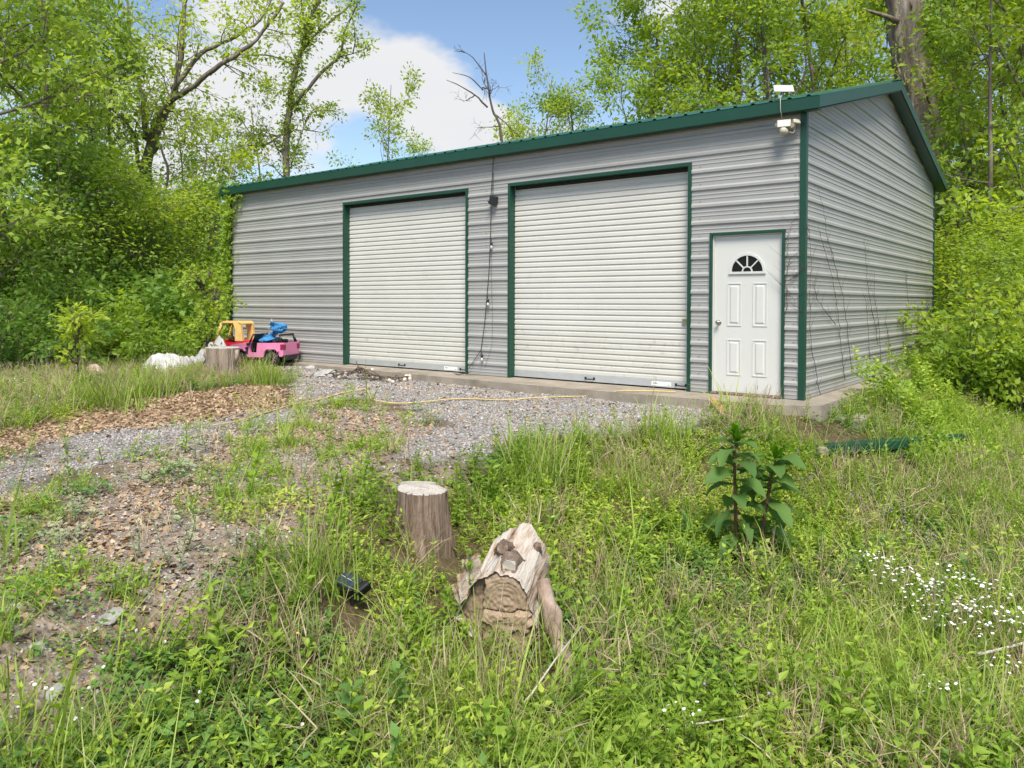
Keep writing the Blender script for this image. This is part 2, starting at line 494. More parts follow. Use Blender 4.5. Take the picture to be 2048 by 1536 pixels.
gme = array_mesh('ground', V, F, smooth=True)
g_, b_, l_, m_, w_ = fields(XX.ravel(), YY.ravel())
for nm, arr in (('gravel', np.maximum(np.maximum(g_, b_ * .85), m_ * .4)), ('litter', np.maximum(l_, m_ * .9))):
    a = gme.attributes.new(nm, 'FLOAT', 'POINT'); a.data.foreach_set('value', arr.astype(np.float32))
def ground_mat():
    m, nt, b = new_mat('yard_soil')
    L = nt.links.new
    def attr(n):
        a = nt.nodes.new('ShaderNodeAttribute'); a.attribute_name = n; return a.outputs['Fac']
    soil = ramp_node(nt, noise_node(nt, 6, 8, .7), [(.3, (.06, .042, .025)), (.55, (.12, .088, .052)), (.75, (.19, .15, .10))])
    v = nt.nodes.new('ShaderNodeTexVoronoi'); v.inputs['Scale'].default_value = 42
    t = nt.nodes.new('ShaderNodeTexCoord'); L(t.outputs['Object'], v.inputs['Vector'])
    hs = nt.nodes.new('ShaderNodeSeparateColor'); L(v.outputs['Color'], hs.inputs[0])
    grav = ramp_node(nt, hs.outputs[0], [(0, (.15, .135, .125)), (.5, (.27, .25, .24)), (1, (.39, .37, .36))])
    lit = ramp_node(nt, noise_node(nt, 42, 8, .8), [(.3, (.15, .10, .06)), (.5, (.30, .215, .14)), (.72, (.44, .345, .25))])
    def mix(a, c, f):
        n = nt.nodes.new('ShaderNodeMix'); n.data_type = 'RGBA'; L(f, n.inputs[0]); L(a, n.inputs[6]); L(c, n.inputs[7]); return n.outputs[2]
    col = mix(mix(soil, lit, attr('litter')), grav, attr('gravel'))
    L(col, b.inputs['Base Color']); b.inputs['Roughness'].default_value = .95; b.inputs['Specular IOR Level'].default_value = .15
    h = nt.nodes.new('ShaderNodeMath'); h.operation = 'ADD'; L(v.outputs['Distance'], h.inputs[0]); L(noise_node(nt, 30, 6, .7), h.inputs[1])
    bump_node(nt, b, h.outputs[0], .8, .02)
    return m
M['soil'] = ground_mat()
tag(link('ground', gme, M['soil']), 'brown earth of the yard and wood, gravelled before the garage', 'ground', kind='structure')

# ================================================================== GARAGE
L_, D_, H_ = -12.326, 8.358, 3.582          # left end, depth, eave height of the walls
DR = [(-8.561, -5.448), (-4.581, -1.491)]   # roll-up door openings (outer trim)
ZD = 3.048
EN = (-1.210, -.224); ZE = 2.103            # entry door opening
PITCH = .2286; RIB0 = .157                  # siding ribs
garage = empty('metal_garage', (0, 0, 0), 0, 'grey ribbed metal garage with green trim, two roll-up doors and an entry door', 'garage')

slab_poly = [(-12.62, -.30), (-8.2, -.42), (-5.0, -.62), (-3.0, -.70), (-.1, -.66), (.33, -.36), (.33, 8.75), (-12.62, 8.75)]
mb = MB()
mb.prism(slab_poly, lambda p, t: (p[0], p[1], t), -.75, -.008)
sl = mb.build('foundation_slab', M['concrete'], garage, bevel=.018)
sl['label'] = 'weathered concrete slab under the garage'

def rib_profile(z0, z1):
    """(z, out) points of the ribbed sheet between two heights"""
    pts = []
    k0 = int(math.floor((z0 - RIB0) / PITCH)) - 1
    k1 = int(math.ceil((z1 - RIB0) / PITCH)) + 1
    for k in range(k0, k1 + 1):
        b = RIB0 + k * PITCH
        pts += [(b - .004, 0), (b + .012, .018), (b + .042, .018), (b + .066, 0)]
        for q in (.113, .165):
            pts += [(b + q, 0), (b + q + .006, .0045), (b + q + .016, .0045), (b + q + .022, 0)]
    res = []
    for (a, b) in zip(pts[:-1], pts[1:]):
        if b[0] <= z0 or a[0] >= z1: continue
        lo, hi = max(a[0], z0), min(b[0], z1)
        f = lambda z: a[1] + (b[1] - a[1]) * (z - a[0]) / (b[0] - a[0])
        if not res or abs(res[-1][0] - lo) > 1e-6: res.append((lo, f(lo)))
        res.append((hi, f(hi)))
    return res
SEAMS = [.10 + .9144 * k for k in range(-1, 7)]
def courses(z0, z1):
    cuts = [z0] + [s for s in SEAMS if z0 + .05 < s < z1 - .05] + [z1]
    return list(zip(cuts[:-1], cuts[1:]))
def siding(x0, x1, z0, z1):
    for (a, b) in courses(z0, z1):
        mb = MB().strip(rib_profile(a, b), lambda p, t: (t, -p[1], p[0]), x0, x1)
        mb.build('siding_panel', M['siding'], garage)
siding(L_, 0, ZD, H_ + .05)
siding(L_, DR[0][0] + .02, 0, ZD)
siding(DR[0][1] - .02, DR[1][0] + .02, 0, ZD)
siding(DR[1][1] - .02, EN[0] + .015, 0, ZD)
siding(EN[0] + .015, EN[1] - .015, ZE, ZD)
siding(EN[1] - .015, 0, 0, ZD)
SL = .262; RIDGE_Y = D_ / 2                  # roof slope
def ztop(y):                                  # underside of the roof sheet
    return H_ + .06 + SL * (RIDGE_Y + .12 - abs(y - RIDGE_Y)) - .031
ztop_e = ztop(0)
def gable(sign, x):
    for (a, b) in courses(0, ztop(RIDGE_Y)):
        lo = lambda p: 0.0 if p[0] < ztop_e else (p[0] - ztop_e) / SL
        hi = lambda p: D_ if p[0] < ztop_e else D_ - (p[0] - ztop_e) / SL
        MB().strip(rib_profile(a, b), lambda p, t: (x + sign * p[1], t, p[0]), lo, hi).build('siding_panel', M['siding'], garage)
gable(1, 0.0); gable(-1, L_)
for (a, b) in courses(0, H_):                 # rear wall
    MB().strip(rib_profile(a, b), lambda p, t: (t, D_ + p[1], p[0]), L_, 0).build('siding_panel', M['siding'], garage)
# screws in rows on the front wall
mb = MB()
for xs in (-12.0, -10.5, -9.1, -5.05, -1.36, -.11, -7.0, -3.0):
    for k in range(16):
        z = RIB0 + k * PITCH + .09
        if z > H_ - .02: continue
        if any(a - .05 < xs < b + .05 for a, b in DR) and z < ZD + .05: continue
        mb.box((xs, -.004, z), (.011, .008, .011))
sc_ = mb.build('screws', M['steel'], garage); sc_['kind'] = 'stuff'

# trims at the corners
def ell(x, y, sx, sy, z0, z1, w=.075, t=.026):
    mb = MB()
    mb.bx(x + (t if sx > 0 else -t), x - sx * w, y + sy * .001, y + sy * t, z0, z1)
    mb.bx(x + sx * .001, x + sx * t, y, y - sy * w, z0, z1)
    return mb
ell(0, 0, 1, -1, -.004, H_ + .03, w=.05).build('corner_trim', M['trim'], garage, bevel=.003)
ell(L_, 0, -1, -1, -.004, H_ + .03, w=.05).build('corner_trim', M['trim'], garage, bevel=.003)
ell(0, D_, 1, 1, -.004, H_ + .03, w=.04).build('corner_trim', M['trim'], garage, bevel=.003)

# roof
XO0, XO1 = L_ - .18, .20                      # overhang at the gables
YF = -.14
def roof_pt(x, s, out):                       # s: distance from the eave up the slope (plan), front slope
    return (x, YF + s, H_ + .085 + SL * s + out)
slope_len = RIDGE_Y - YF
npan = 14
pw = (XO1 - XO0) / npan
def roof_prof(x0, x1):
    pts = []; n = 4; w = (x1 - x0) / n
    for k in range(n):
        a = x0 + k * w
        pts += [(a, 0), (a + w * .5 - .032, 0), (a + w * .5 - .016, .02), (a + w * .5 + .016, .02), (a + w * .5 + .032, 0)]
    return pts + [(x1, 0)]
for k in range(npan):
    pr = roof_prof(XO0 + k * pw, XO0 + (k + 1) * pw)
    for back in (0, 1):
        def fn(p, s):
            q = roof_pt(p[0], s, p[1])
            return (q[0], 2 * RIDGE_Y - q[1], q[2]) if back else q
        mb = MB().strip(pr, fn, -.025, slope_len)
        o = mb.build('roof_panel', M['roofing'], garage)
        md = o.modifiers.new('sheet', 'SOLIDIFY'); md.thickness = .004
zr = H_ + .085 + SL * slope_len
MB().prism([(-.16, -.043), (0, .012), (.16, -.043), (.15, -.05), (0, .002), (-.15, -.05)], lambda p, t: (t, RIDGE_Y + p[0], zr + .02 + p[1] + .002), XO0 - .012, XO1 + .012).build('ridge_cap', M['roofing'], garage)
FH = .150
mb = MB().bx(XO0, XO1, YF - .02, YF, H_ + .075 - FH, H_ + .075)
mb.bx(XO0, XO1, YF, -.028, H_ + .075 - FH - .004, H_ + .075 - FH + .01)
mb.build('fascia', M['trim'], garage, bevel=.003)
MB().bx(XO0, XO1, 2 * RIDGE_Y - YF, 2 * RIDGE_Y - YF + .02, H_ + .075 - FH, H_ + .075).build('fascia', M['trim'], garage)
for x, sg in ((XO1, 1), (XO0, -1)):
    for back in (0, 1):
        def fy(y): return 2 * RIDGE_Y - y if back else y
        poly = [(YF - .02, H_ + .078 - FH), (RIDGE_Y, zr - .004 - FH), (RIDGE_Y, zr - .004), (YF - .02, H_ + .078)]
        mb = MB().prism(poly, lambda p, t: (t, fy(p[0]), p[1]), x, x + sg * .018)
        mb.build('rake_trim', M['trim'], garage, bevel=.002)
        poly = [(YF, H_ + .06 - FH), (RIDGE_Y, zr - .022 - FH), (RIDGE_Y, zr - .012 - FH), (YF, H_ + .07 - FH)]
        xi = .024 if sg > 0 else L_ - .024
        MB().prism(poly, lambda p, t: (t, fy(p[0]), p[1]), xi, x).build('soffit', M['trim'], garage)

# roll-up doors
REV = .125
def rollup(x0, x1, name_label, latch_z, latch_w):
    d = empty('roll_up_door', (0, 0, 0)); d.parent = garage; d['label'] = name_label
    fw = .034
    t = MB()
    t.bx(x0, x0 + fw, -.03, REV, 0, ZD); t.bx(x1 - fw, x1, -.03, REV, 0, ZD)
    t.bx(x0, x1, -.031, REV, ZD - fw, ZD + .001)
    t.bx(x0 - .012, x0 + .002, -.027, .0, 0, ZD + .012); t.bx(x1 - .002, x1 + .012, -.027, .0, 0, ZD + .012); t.bx(x0 - .012, x1 + .012, -.0265, .0, ZD - .001, ZD + .013)
    t.build('door_trim', M['trim'], d, bevel=.003)
    t = MB().bx(x0 + .05, x1 - .05, REV - .03, REV - .004, ZD - .085, ZD - fw - .002); t.build('head_seal', M['rubber'], d)
    p = .0815; bot = .105
    prof = [(0, .0), (.006, -.009), (.012, -.012), (.056, -.009), (.064, -.004), (.072, 0), (p, 0)]
    n = int((ZD - fw - bot) / p) + 1
    me = MB().strip([(z, o - 0.0) for z, o in prof], lambda q, s: (s, q[1], q[0]), x0 + fw - .01, x1 - fw + .01).mesh('slat', M['curtain'])
    me2 = me.copy(); me2.materials.clear(); me2.materials.append(M['curtain_grimy'])
    for k in range(n):
        o = link('slat', me2 if k < 8 else me, None, d); o.location = (0, REV - .012, bot + k * p)
    MB().bx(x0 + fw, x1 - fw, REV - .032, REV - .004, .012, bot + .004).build('bottom_bar', M['bar_alu'], d, bevel=.004)
    for hx in (x0 + (x1 - x0) * .47, x1 - .17):
        h = MB(); h.tube([(hx - .075, REV - .035, .062), (hx - .07, REV - .062, .052), (hx + .07, REV - .062, .052), (hx + .075, REV - .035, .062)], .009, 6)
        h.bx(hx - .09, hx - .06, REV - .038, REV - .03, .045, .08); h.bx(hx + .06, hx + .09, REV - .038, REV - .03, .045, .08)
        h.build('lift_handle', M['black'], d)
    sx = x1 - .62
    MB().bx(sx, sx + .30, REV - .0335, REV - .031, .03, .088).build('sticker', M['sticker'], d)
    MB().bx(sx + .02, sx + .09, REV - .0342, REV - .0334, .058, .068).build('printed_line', M['print'], d)
    MB().bx(sx + .25, sx + .28, REV - .0342, REV - .0334, .045, .052).build('printed_line', M['print'], d)
    l = MB(); l.bx(x1 - fw - latch_w, x1 - fw + .004, REV - .055, REV - .02, latch_z, latch_z + .012); l.bx(x1 - fw - latch_w, x1 - fw + .004, REV - .05, REV - .02, latch_z - .055, latch_z - .043)
    l.bx(x1 - fw - latch_w + .005, x1 - fw + .002, REV - .035, REV - .02, latch_z - .045, latch_z + .002)
    l.build('latch', M['brass'], d, bevel=.002)
    return d
rollup(*DR[0], 'narrower-looking roll-up door at the garage\'s far end', .90, .075)
rollup(*DR[1], 'roll-up door beside the entry door', .955, .125)

# entry door
ed = empty('entry_door', (0, 0, 0)); ed.parent = garage; ed['label'] = 'white panelled door with a half-round window'
x0, x1 = EN
t = MB()
t.bx(x0, x0 + .036, -.034, .09, 0, ZE); t.bx(x1 - .036, x1, -.034, .09, 0, ZE); t.bx(x0, x1, -.035, .09, ZE - .036, ZE + .001)
t.build('door_trim', M['trim'], ed, bevel=.003)
t = MB()
t.bx(x0 + .036, x0 + .05, -.006, .08, .02, ZE - .036); t.bx(x1 - .05, x1 - .036, -.006, .08, .02, ZE - .036); t.bx(x0 + .036, x1 - .036, -.007, .08, ZE - .05, ZE - .036)
t.build('door_frame', M['white_door'], ed, bevel=.002)
MB().bx(x0 + .03, x1 - .03, -.05, .09, 0.0, .022).build('threshold', M['stump'], ed)
dx0, dx1, dz0, dz1, fy = x0 + .053, x1 - .053, .026, ZE - .053, .02   # door leaf, front face at y = fy
W_ = dx1 - dx0
cxm = (dx0 + dx1) / 2
wz = dz1 - .46                                # sill of the fan window
RO, RI = .235, .205
n = 24
half = [(RI * math.cos(math.pi * k / n), RI * math.sin(math.pi * k / n)) for k in range(n + 1)]
leaf = MB()
# leaf with the half-round opening: front face as strips around it
def leaf_face(y):
    pts = [(cxm + a, wz + b) for a, b in half]
    vs = []; fs = []
    for (px, pz) in pts:
        vs += [(px, y, pz), (px, y, dz1)]
    fs = [(2 * i, 2 * i + 1, 2 * i + 3, 2 * i + 2) for i in range(n)]
    leaf.add(vs, fs)
    q = lambda a, b, c, d_: leaf.add([(a, y, c), (b, y, c), (b, y, d_), (a, y, d_)], [(0, 1, 2, 3)])
    q(dx0, cxm - RI, wz, dz1); q(cxm + RI, dx1, wz, dz1); q(dx0, dx1, dz0, wz)
leaf_face(fy); leaf_face(fy + .044)
for a, b in (((dx0, dz0), (dx1, dz0)), ((dx1, dz0), (dx1, dz1)), ((dx1, dz1), (dx0, dz1)), ((dx0, dz1), (dx0, dz0))):
    leaf.add([(a[0], fy, a[1]), (b[0], fy, b[1]), (b[0], fy + .044, b[1]), (a[0], fy + .044, a[1])], [(0, 1, 2, 3)])
leaf.build('door_leaf', M['white_door'], ed)
rim = MB()
ring = [(RO * math.cos(math.pi * k / n), RO * math.sin(math.pi * k / n)) for k in range(n + 1)]
for k in range(n):
    a, b, c, d_ = half[k], half[k + 1], ring[k + 1], ring[k]
    rim.prism([a, b, c, d_], lambda p, t: (cxm + p[0], t, wz + p[1]), fy - .016, fy - .001)
rim.bx(cxm - RO - .008, cxm + RO + .008, fy - .018, fy - .001, wz - .03, wz - .0005)
rim.build('window_frame', M['white_door'], ed)
hub = .07; mw = .016
for k in range(4):                            # panes of the fan
    a0, a1 = math.pi * k / 4 + .045, math.pi * (k + 1) / 4 - .045
    arc = [a0 + (a1 - a0) * i / 6 for i in range(7)]
    poly = [(hub * math.cos(a), hub * math.sin(a)) for a in arc] + [((RI + .004) * math.cos(a), (RI + .004) * math.sin(a)) for a in reversed(arc)]
    MB().prism(poly, lambda p, t: (cxm + p[0], t, wz + p[1]), fy + .003, fy + .009).build('pane', M['glass_dark'], ed)
arc = [math.pi * i / 10 for i in range(11)]
MB().prism([((hub - .018) * math.cos(a), (hub - .018) * math.sin(a)) for a in arc], lambda p, t: (cxm + p[0], t, wz + p[1]), fy + .003, fy + .009).build('pane', M['glass_dark'], ed)
for k in range(1, 4):
    a = math.pi * k / 4; ca, sa = math.cos(a), math.sin(a)
    poly = [(hub * ca - sa * mw / 2, hub * sa + ca * mw / 2), (hub * ca + sa * mw / 2, hub * sa - ca * mw / 2), (RI * 1.02 * ca + sa * mw / 2, RI * 1.02 * sa - ca * mw / 2), (RI * 1.02 * ca - sa * mw / 2, RI * 1.02 * sa + ca * mw / 2)]
    MB().prism(poly, lambda p, t: (cxm + p[0], t, wz + p[1]), fy - .012, fy + .010).build('muntin', M['white_door'], ed)
mb = MB()
for k in range(10):
    a, b = arc[k], arc[k + 1]
    mb.prism([((hub - .016) * math.cos(a), (hub - .016) * math.sin(a)), ((hub - .016) * math.cos(b), (hub - .016) * math.sin(b)), (hub * math.cos(b), hub * math.sin(b)), (hub * math.cos(a), hub * math.sin(a))], lambda p, t: (cxm + p[0], t, wz + p[1]), fy - .012, fy + .010)
mb.build('muntin', M['white_door'], ed)
for px0, px1 in ((dx0 + .175, dx0 + .365), (dx1 - .365, dx1 - .175)):
    for pz0, pz1 in ((dz0 + .22, dz0 + .69), (dz0 + .86, dz0 + 1.42)):
        mb = MB()
        b = .016
        for (a, c) in (((px0, px1), (pz0, pz0 + b)), ((px0, px1), (pz1 - b, pz1)), ((px0, px0 + b), (pz0 + b, pz1 - b)), ((px1 - b, px1), (pz0 + b, pz1 - b))):
            mb.bx(a[0], a[1], fy - .007, fy - .0005, c[0], c[1])
        i = .036; j = .052
        A = [(px0 + i, fy - .0008, pz0 + i), (px1 - i, fy - .0008, pz0 + i), (px1 - i, fy - .0008, pz1 - i), (px0 + i, fy - .0008, pz1 - i)]
        B = [(px0 + j, fy - .009, pz0 + j), (px1 - j, fy - .009, pz0 + j), (px1 - j, fy - .009, pz1 - j), (px0 + j, fy - .009, pz1 - j)]
        mb.add(A + B, [(4, 5, 6, 7), (0, 1, 5, 4), (1, 2, 6, 5), (2, 3, 7, 6), (3, 0, 4, 7)])
        mb.build('door_panel', M['white_door'], ed, bevel=.002)
kx, kz = dx0 + .065, .93
Mk = Matrix.Translation((kx, fy, kz)) @ Matrix.Rotation(RAD(90), 4, 'X')
MB().lathe([(.0, .0), (.033, .0), (.033, .006), (.012, .012), (.011, .03), (.026, .042), (.03, .055), (.022, .066), (0, .068)], 16, Mk).build('knob', M['steel'], ed)

# ------------------------------------------------------------------ lamp with solar panel on the eave
def rot(ax, deg): return Matrix.Rotation(RAD(deg), 4, ax).to_3x3()
lp = empty('security_light', (-.14, -.03, 3.33), 0, 'cream security floodlight with solar panel, under the eave at the garage corner', 'light')
mb = MB(); Rh = rot('Z', 14) @ rot('X', -14)
mb.box((-.07, -.115, .045), (.165, .045, .098), Rh); mb.build('lamp_head', M['cream_plastic'], lp, bevel=.012)
MB().box((-.064, -.142, .04), (.14, .006, .074), Rh).build('lens', M['white_plastic'], lp)
mb = MB(); mb.box((.075, -.10, .055), (.10, .035, .055), rot('Z', 60) @ rot('X', -20)); mb.build('lamp_head', M['cream_plastic'], lp, bevel=.01)
MB().box((.0, -.03, .03), (.08, .06, .08)).build('bracket', M['cream_plastic'], lp, bevel=.01)
MB().box((-.165, -.09, .05), (.05, .03, .035), rot('Z', -30)).build('bracket', M['cream_plastic'], lp, bevel=.006)
Ms = Matrix.Translation((-.06, -.11, -.055)) @ Matrix.Rotation(RAD(70), 4, 'X') @ Matrix.Rotation(RAD(-20), 4, 'Y')
MB().lathe([(0, .07), (.03, .066), (.045, .045), (.048, .01), (.035, -.03), (0, -.035)], 16, Ms).build('motion_sensor', M['cream_plastic'], lp)
MB().tube([(.02, -.06, .0), (.05, -.075, -.04), (.035, -.09, -.075), (-.01, -.1, -.06)], .006, 6).build('sensor_cable', M['cream_plastic'], lp)
sp = MB(); Rp = rot('Z', 24) @ rot('X', 36) @ rot('Y', 4)
sp.box((-.11, -.02, .50), (.235, .20, .014), Rp); sp.build('solar_panel', M['white_plastic'], lp, bevel=.006)
MB().box((-.11, -.021, .509), (.205, .17, .004), Rp).build('solar_cells', M['solar_w'], lp)
mb = MB(); mb.tube([(-.11, -.03, .495), (-.115, -.05, .42), (-.115, -.06, .385)], .008, 6); mb.tube([(-.08, -.02, .495), (-.10, -.05, .43)], .006, 6); mb.build('panel_stand', M['white_plastic'], lp)
MB().tube([(-.11, -.06, .40), (-.10, -.165, .36), (-.095, -.17, .2), (-.085, -.13, .10)], .004, 6).build('cable', M['cream_plastic'], lp)

# string light hanging between the roll-up doors
W0 = -.028
def wallp(u): return u
sg = empty('string_light', (-4.912, -0.028, 1.866), 0, 'black string of bulbs hanging down the wall between the roll-up doors', 'string light')
o0 = Vector(sg.location)
def loc(p): return Vector(p) - o0
cpts = [(-4.883, -0.03, 3.559), (-4.903, -0.03, 3.242), (-4.932, -0.032, 2.893), (-4.933, -0.03, 2.508), (-4.942, -0.03, 2.204), (-4.972, -0.03, 1.666), (-5.013, -0.03, 1.288), (-5.065, -0.03, 0.818), (-5.138, -0.03, 0.409), (-5.263, -0.034, 0.257), (-5.379, -0.05, 0.096)]
MB().tube([loc(p) for p in cpts], .0055, 5).build('cord', M['black'], sg)
MB().tube([loc((-4.883, -0.03, 3.264)), loc((-4.884, -0.04, 3.063)), loc((-4.876, -0.05, 2.886))], .005, 5).build('cord', M['black'], sg)
MB().tube([loc((-4.943, -0.03, 2.509)), loc((-4.92, -0.03, 1.545)), loc((-4.897, -0.03, 0.902)), loc((-4.907, -0.03, 0.499)), loc((-5.053, -0.03, 0.128))], .002, 4).build('thin_wire', M['black'], sg)
c_ = loc((-4.849, -0.07, 2.81))
mb = MB(); mb.box(c_, (.125, .075, .14), rot('Y', 12) @ rot('Z', 15)); mb.build('solar_box', M['black'], sg, bevel=.008)
MB().tube([c_ + Vector((-.06, .0, -.01)), c_ + Vector((-.10, .0, -.02)), c_ + Vector((-.115, 0, .005))], .011, 6).build('hook', M['black'], sg)
for p in ((-4.938, -0.035, 2.204), (-5.009, -0.035, 1.288), (-5.134, -0.035, 0.393)):
    q = loc(p)
    b = MB().tube([q, q + Vector((.022, -.012, -.012)), q + Vector((.035, -.02, -.045))], .006, 5)
    b.lathe([(0, .0), (.02, -.005), (.022, -.05), (.016, -.062), (0, -.062)], 10, Matrix.Translation(q + Vector((.035, -.02, -.045))))
    s_ = b.build('socket', M['black'], sg)
    MB().lathe([(.012, -.058), (.020, -.075), (.022, -.095), (.014, -.118), (0, -.124)], 10, Matrix.Translation(q + Vector((.035, -.02, -.045)))).build('bulb', M['bulb'], s_)

# ================================================================== THINGS IN THE YARD
rng = np.random.RandomState(11)
def rock(name, p, size, seed, mat, label, cat='rock', rz=0.0, sink=.3, flat=.0):
    bm = bmesh.new(); bmesh.ops.create_icosphere(bm, subdivisions=3, radius=1.0)
    r = np.random.RandomState(seed)
    pl = [(Vector(r.normal(size=3)).normalized(), r.uniform(.55, .9)) for _ in range(11)]
    for v in bm.verts:
        for n_, d_ in pl:                     # broken faces
            k = v.co.dot(n_)
            if k > d_: v.co -= n_ * (k - d_) * .92
        v.co += Vector(r.normal(size=3)) * .018
        v.co = Vector((v.co.x * size[0] / 2, v.co.y * size[1] / 2, v.co.z * size[2] / 2))
    me = bpy.data.meshes.new(name); bm.to_mesh(me); bm.free()
    o = link(name, me, mat); o.location = (p[0], p[1], p[2] + size[2] * (.5 - sink)); o.rotation_euler = (0, 0, rz)
    return tag(o, label, cat)

# ---- pink toy car
def toy_jeep(p, heading):
    t = empty('toy_car', p, heading, 'pink ride-on toy off-roader parked against the garage wall', 'toy car')
    w = .30                                     # half width; x forward, y left
    side = [(-.56, .20), (-.56, .46), (-.20, .45), (-.02, .45), (.0, .27), (.12, .27), (.15, .43), (.30, .44), (.54, .405), (.57, .38), (.57, .22), (.50, .22), (.48, .30), (.42, .34), (.30, .34), (.24, .29), (.20, .18), (-.14, .18), (-.19, .29), (-.26, .34), (-.38, .34), (-.44, .29), (-.48, .20)]
    for s in (-1, 1):
        MB().prism(side, lambda q, k: (q[0], k, q[1]), s * w, s * (w - .045)).build('body_side', M['pink'], t, bevel=.01)
    MB().prism([(-.56, .20), (-.53, .20), (-.53, .45), (-.56, .455)], lambda q, k: (q[0], k, q[1]), -w + .046, w - .046).build('tailgate', M['pink'], t, bevel=.006)
    hood = [(.14, .435), (.30, .445), (.55, .41), (.575, .38), (.575, .22), (.53, .22), (.53, .36), (.14, .38)]
    MB().prism(hood, lambda q, k: (q[0], k, q[1]), -w + .046, w - .046).build('hood', M['pink'], t, bevel=.012)
    MB().bx(-.54, .53, -w + .05, w - .05, .17, .20).build('chassis', M['black'], t)
    mb = MB(); mb.bx(-.60, -.54, -w - .01, w + .01, .13, .225); mb.build('bumper', M['black'], t, bevel=.015)
    mb = MB(); mb.bx(.56, .62, -w - .01, w + .01, .14, .22); mb.build('bumper', M['black'], t, bevel=.015)
    for s in (-1, 1):
        MB().bx(-.572, -.50, s * w - .004 * (s < 0) , s * (w + .008), .33, .43).build('tail_light', M['tail'], t, bevel=.004)
        MB().bx(-.57, -.558, s * (w - .085), s * (w - .02), .33, .425).build('tail_light', M['tail'], t, bevel=.004)
    for x in (-.32, .36):
        for s in (-1, 1):
            c = Vector((x, s * (w - .03), .135))
            Mw = Matrix.Translation(c) @ Matrix.Rotation(RAD(90), 4, 'X')
            tyre = MB().lathe([(.07, -.065), (.115, -.07), (.137, -.05), (.14, 0), (.137, .05), (.115, .07), (.07, .065)], 28, Mw, wob=lambda a, z: 1 + .03 * (math.sin(a * 14) > 0))
            wh = tyre.build('wheel', M['rubber'], t)
            MB().lathe([(0, -.05), (.06, -.055), (.072, -.06), (.072, .06), (.06, .055), (0, .05)], 16, Mw).build('rim', M['pink_dark'] if x > 0 else M['black'], wh)
            MB().prism([(x - .16, .30), (x - .11, .355), (x + .11, .355), (x + .16, .30), (x + .13, .29), (x + .09, .335), (x - .09, .335), (x - .13, .29)], lambda q, k: (q[0], k, q[1]), s * w, s * (w + .035)).build('fender_flare', M['pink'], t, bevel=.006)
    for s in (-1, 1):
        mb = MB(); mb.bx(-.32, -.05, s * .04, s * .25, .20, .28); mb.box((-.31, s * .145, .38), (.07, .21, .26), rot('Y', -12)); mb.build('seat', M['black'], t, bevel=.02)
    mb = MB(); mb.tube([(.16, -w + .03, .43), (.09, -w + .04, .60), (.09, w - .04, .60), (.16, w - .03, .43)], .018, 8); mb.build('windscreen_frame', M['black'], t)
    mb = MB(); mb.prism([(-.24, .45), (.24, .45), (.22, .585), (-.22, .585)], lambda q, k: (.125 + k - (q[1] - .45) * .38, q[0], q[1]), 0, .006); mb.build('windscreen', M['black'], t)
    mb = MB(); mb.tube([(-.50, -w + .03, .44), (-.46, -w + .05, .60), (-.46, w - .05, .60), (-.50, w - .03, .44)], .02, 8)
    mb.tube([(-.46, -w + .05, .60), (-.54, -w + .04, .44)], .016, 8); mb.build('roll_bar', M['black'], t)
    Mw = Matrix.Translation((-.0, -.12, .50)) @ Matrix.Rotation(RAD(-62), 4, 'Y')
    mb = MB(); mb.tube([Mw @ Vector((.085 * math.cos(a * math.pi / 8), .085 * math.sin(a * math.pi / 8), 0)) for a in range(17)], .012, 6)
    mb.tube([Mw @ Vector((-.08, 0, 0)), Mw @ Vector((.08, 0, 0))], .012, 6); mb.tube([Mw @ Vector((0, 0, 0)), Mw @ Vector((0, 0, -.12))], .014, 6); mb.build('steering_wheel', M['black'], t)
    for s in (-1, 1):
        mb = MB(); mb.bx(.11, .19, s * (w + .01), s * (w + .035), .40, .45); mb.build('mirror', M['black'], t, bevel=.008)
        MB().prism([(.145, .235), (.125, .37), (.06, .37), (.075, .24)], lambda q, k: (q[0] + .10, k, q[1]), s * (w + .001), s * (w + .006)).build('side_vent', M['black'], t)
    MB().bx(.10, .14, -w + .05, w - .05, .30, .46).build('dashboard', M['black'], t, bevel=.01)
    return t
jx, jy, jz = -10.15, -.66, 0
jeep = toy_jeep((jx, jy, gz(jx, jy) + .0), RAD(205))
jeep.scale = (1.02, 1.02, 1.02)

# ---- blue folding chair dumped in the toy
ch = empty('folding_chair', (-9.93, -.60, gz(-9.93, -.6) + .45), RAD(185), 'collapsed blue folding camp chair dumped in the pink toy', 'chair')
def crumple(name, c, size, seed, mat, parent, R=None):
    bm = bmesh.new(); bmesh.ops.create_icosphere(bm, subdivisions=3, radius=1.0)
    r = np.random.RandomState(seed); ds = [(Vector(r.normal(size=3)) * 2.2, r.uniform(0, 6), r.uniform(.06, .2)) for _ in range(9)]
    for v in bm.verts:
        q = v.co.copy(); s = 1 + sum(a * math.sin(q.dot(k) * 1.6 + ph) for k, ph, a in ds)
        v.co = Vector((q.x * size[0], q.y * size[1], q.z * size[2])) * max(s, .4)
        if R: v.co = R @ v.co
        v.co += Vector(c)
    me = bpy.data.meshes.new(name); bm.to_mesh(me); bm.free()
    return link(name, me, mat, parent)
crumple('seat_fabric', (.10, .0, .07), (.20, .17, .11), 3, M['blue'], ch, rot('Y', 24))
crumple('back_fabric', (-.10, -.02, .30), (.15, .12, .085), 8, M['blue'], ch, rot('Y', -10))
for a, b in (((.30, .1, .02), (-.03, .05, .36)), ((.27, -.08, .0), (-.10, -.06, .37)), ((-.02, .05, .34), (.01, .05, .47)), ((.2, .0, .0), (-.16, .02, .22))):
    MB().tube([a, b], .009, 6).build('frame_tube', M['grey_tube'], ch)

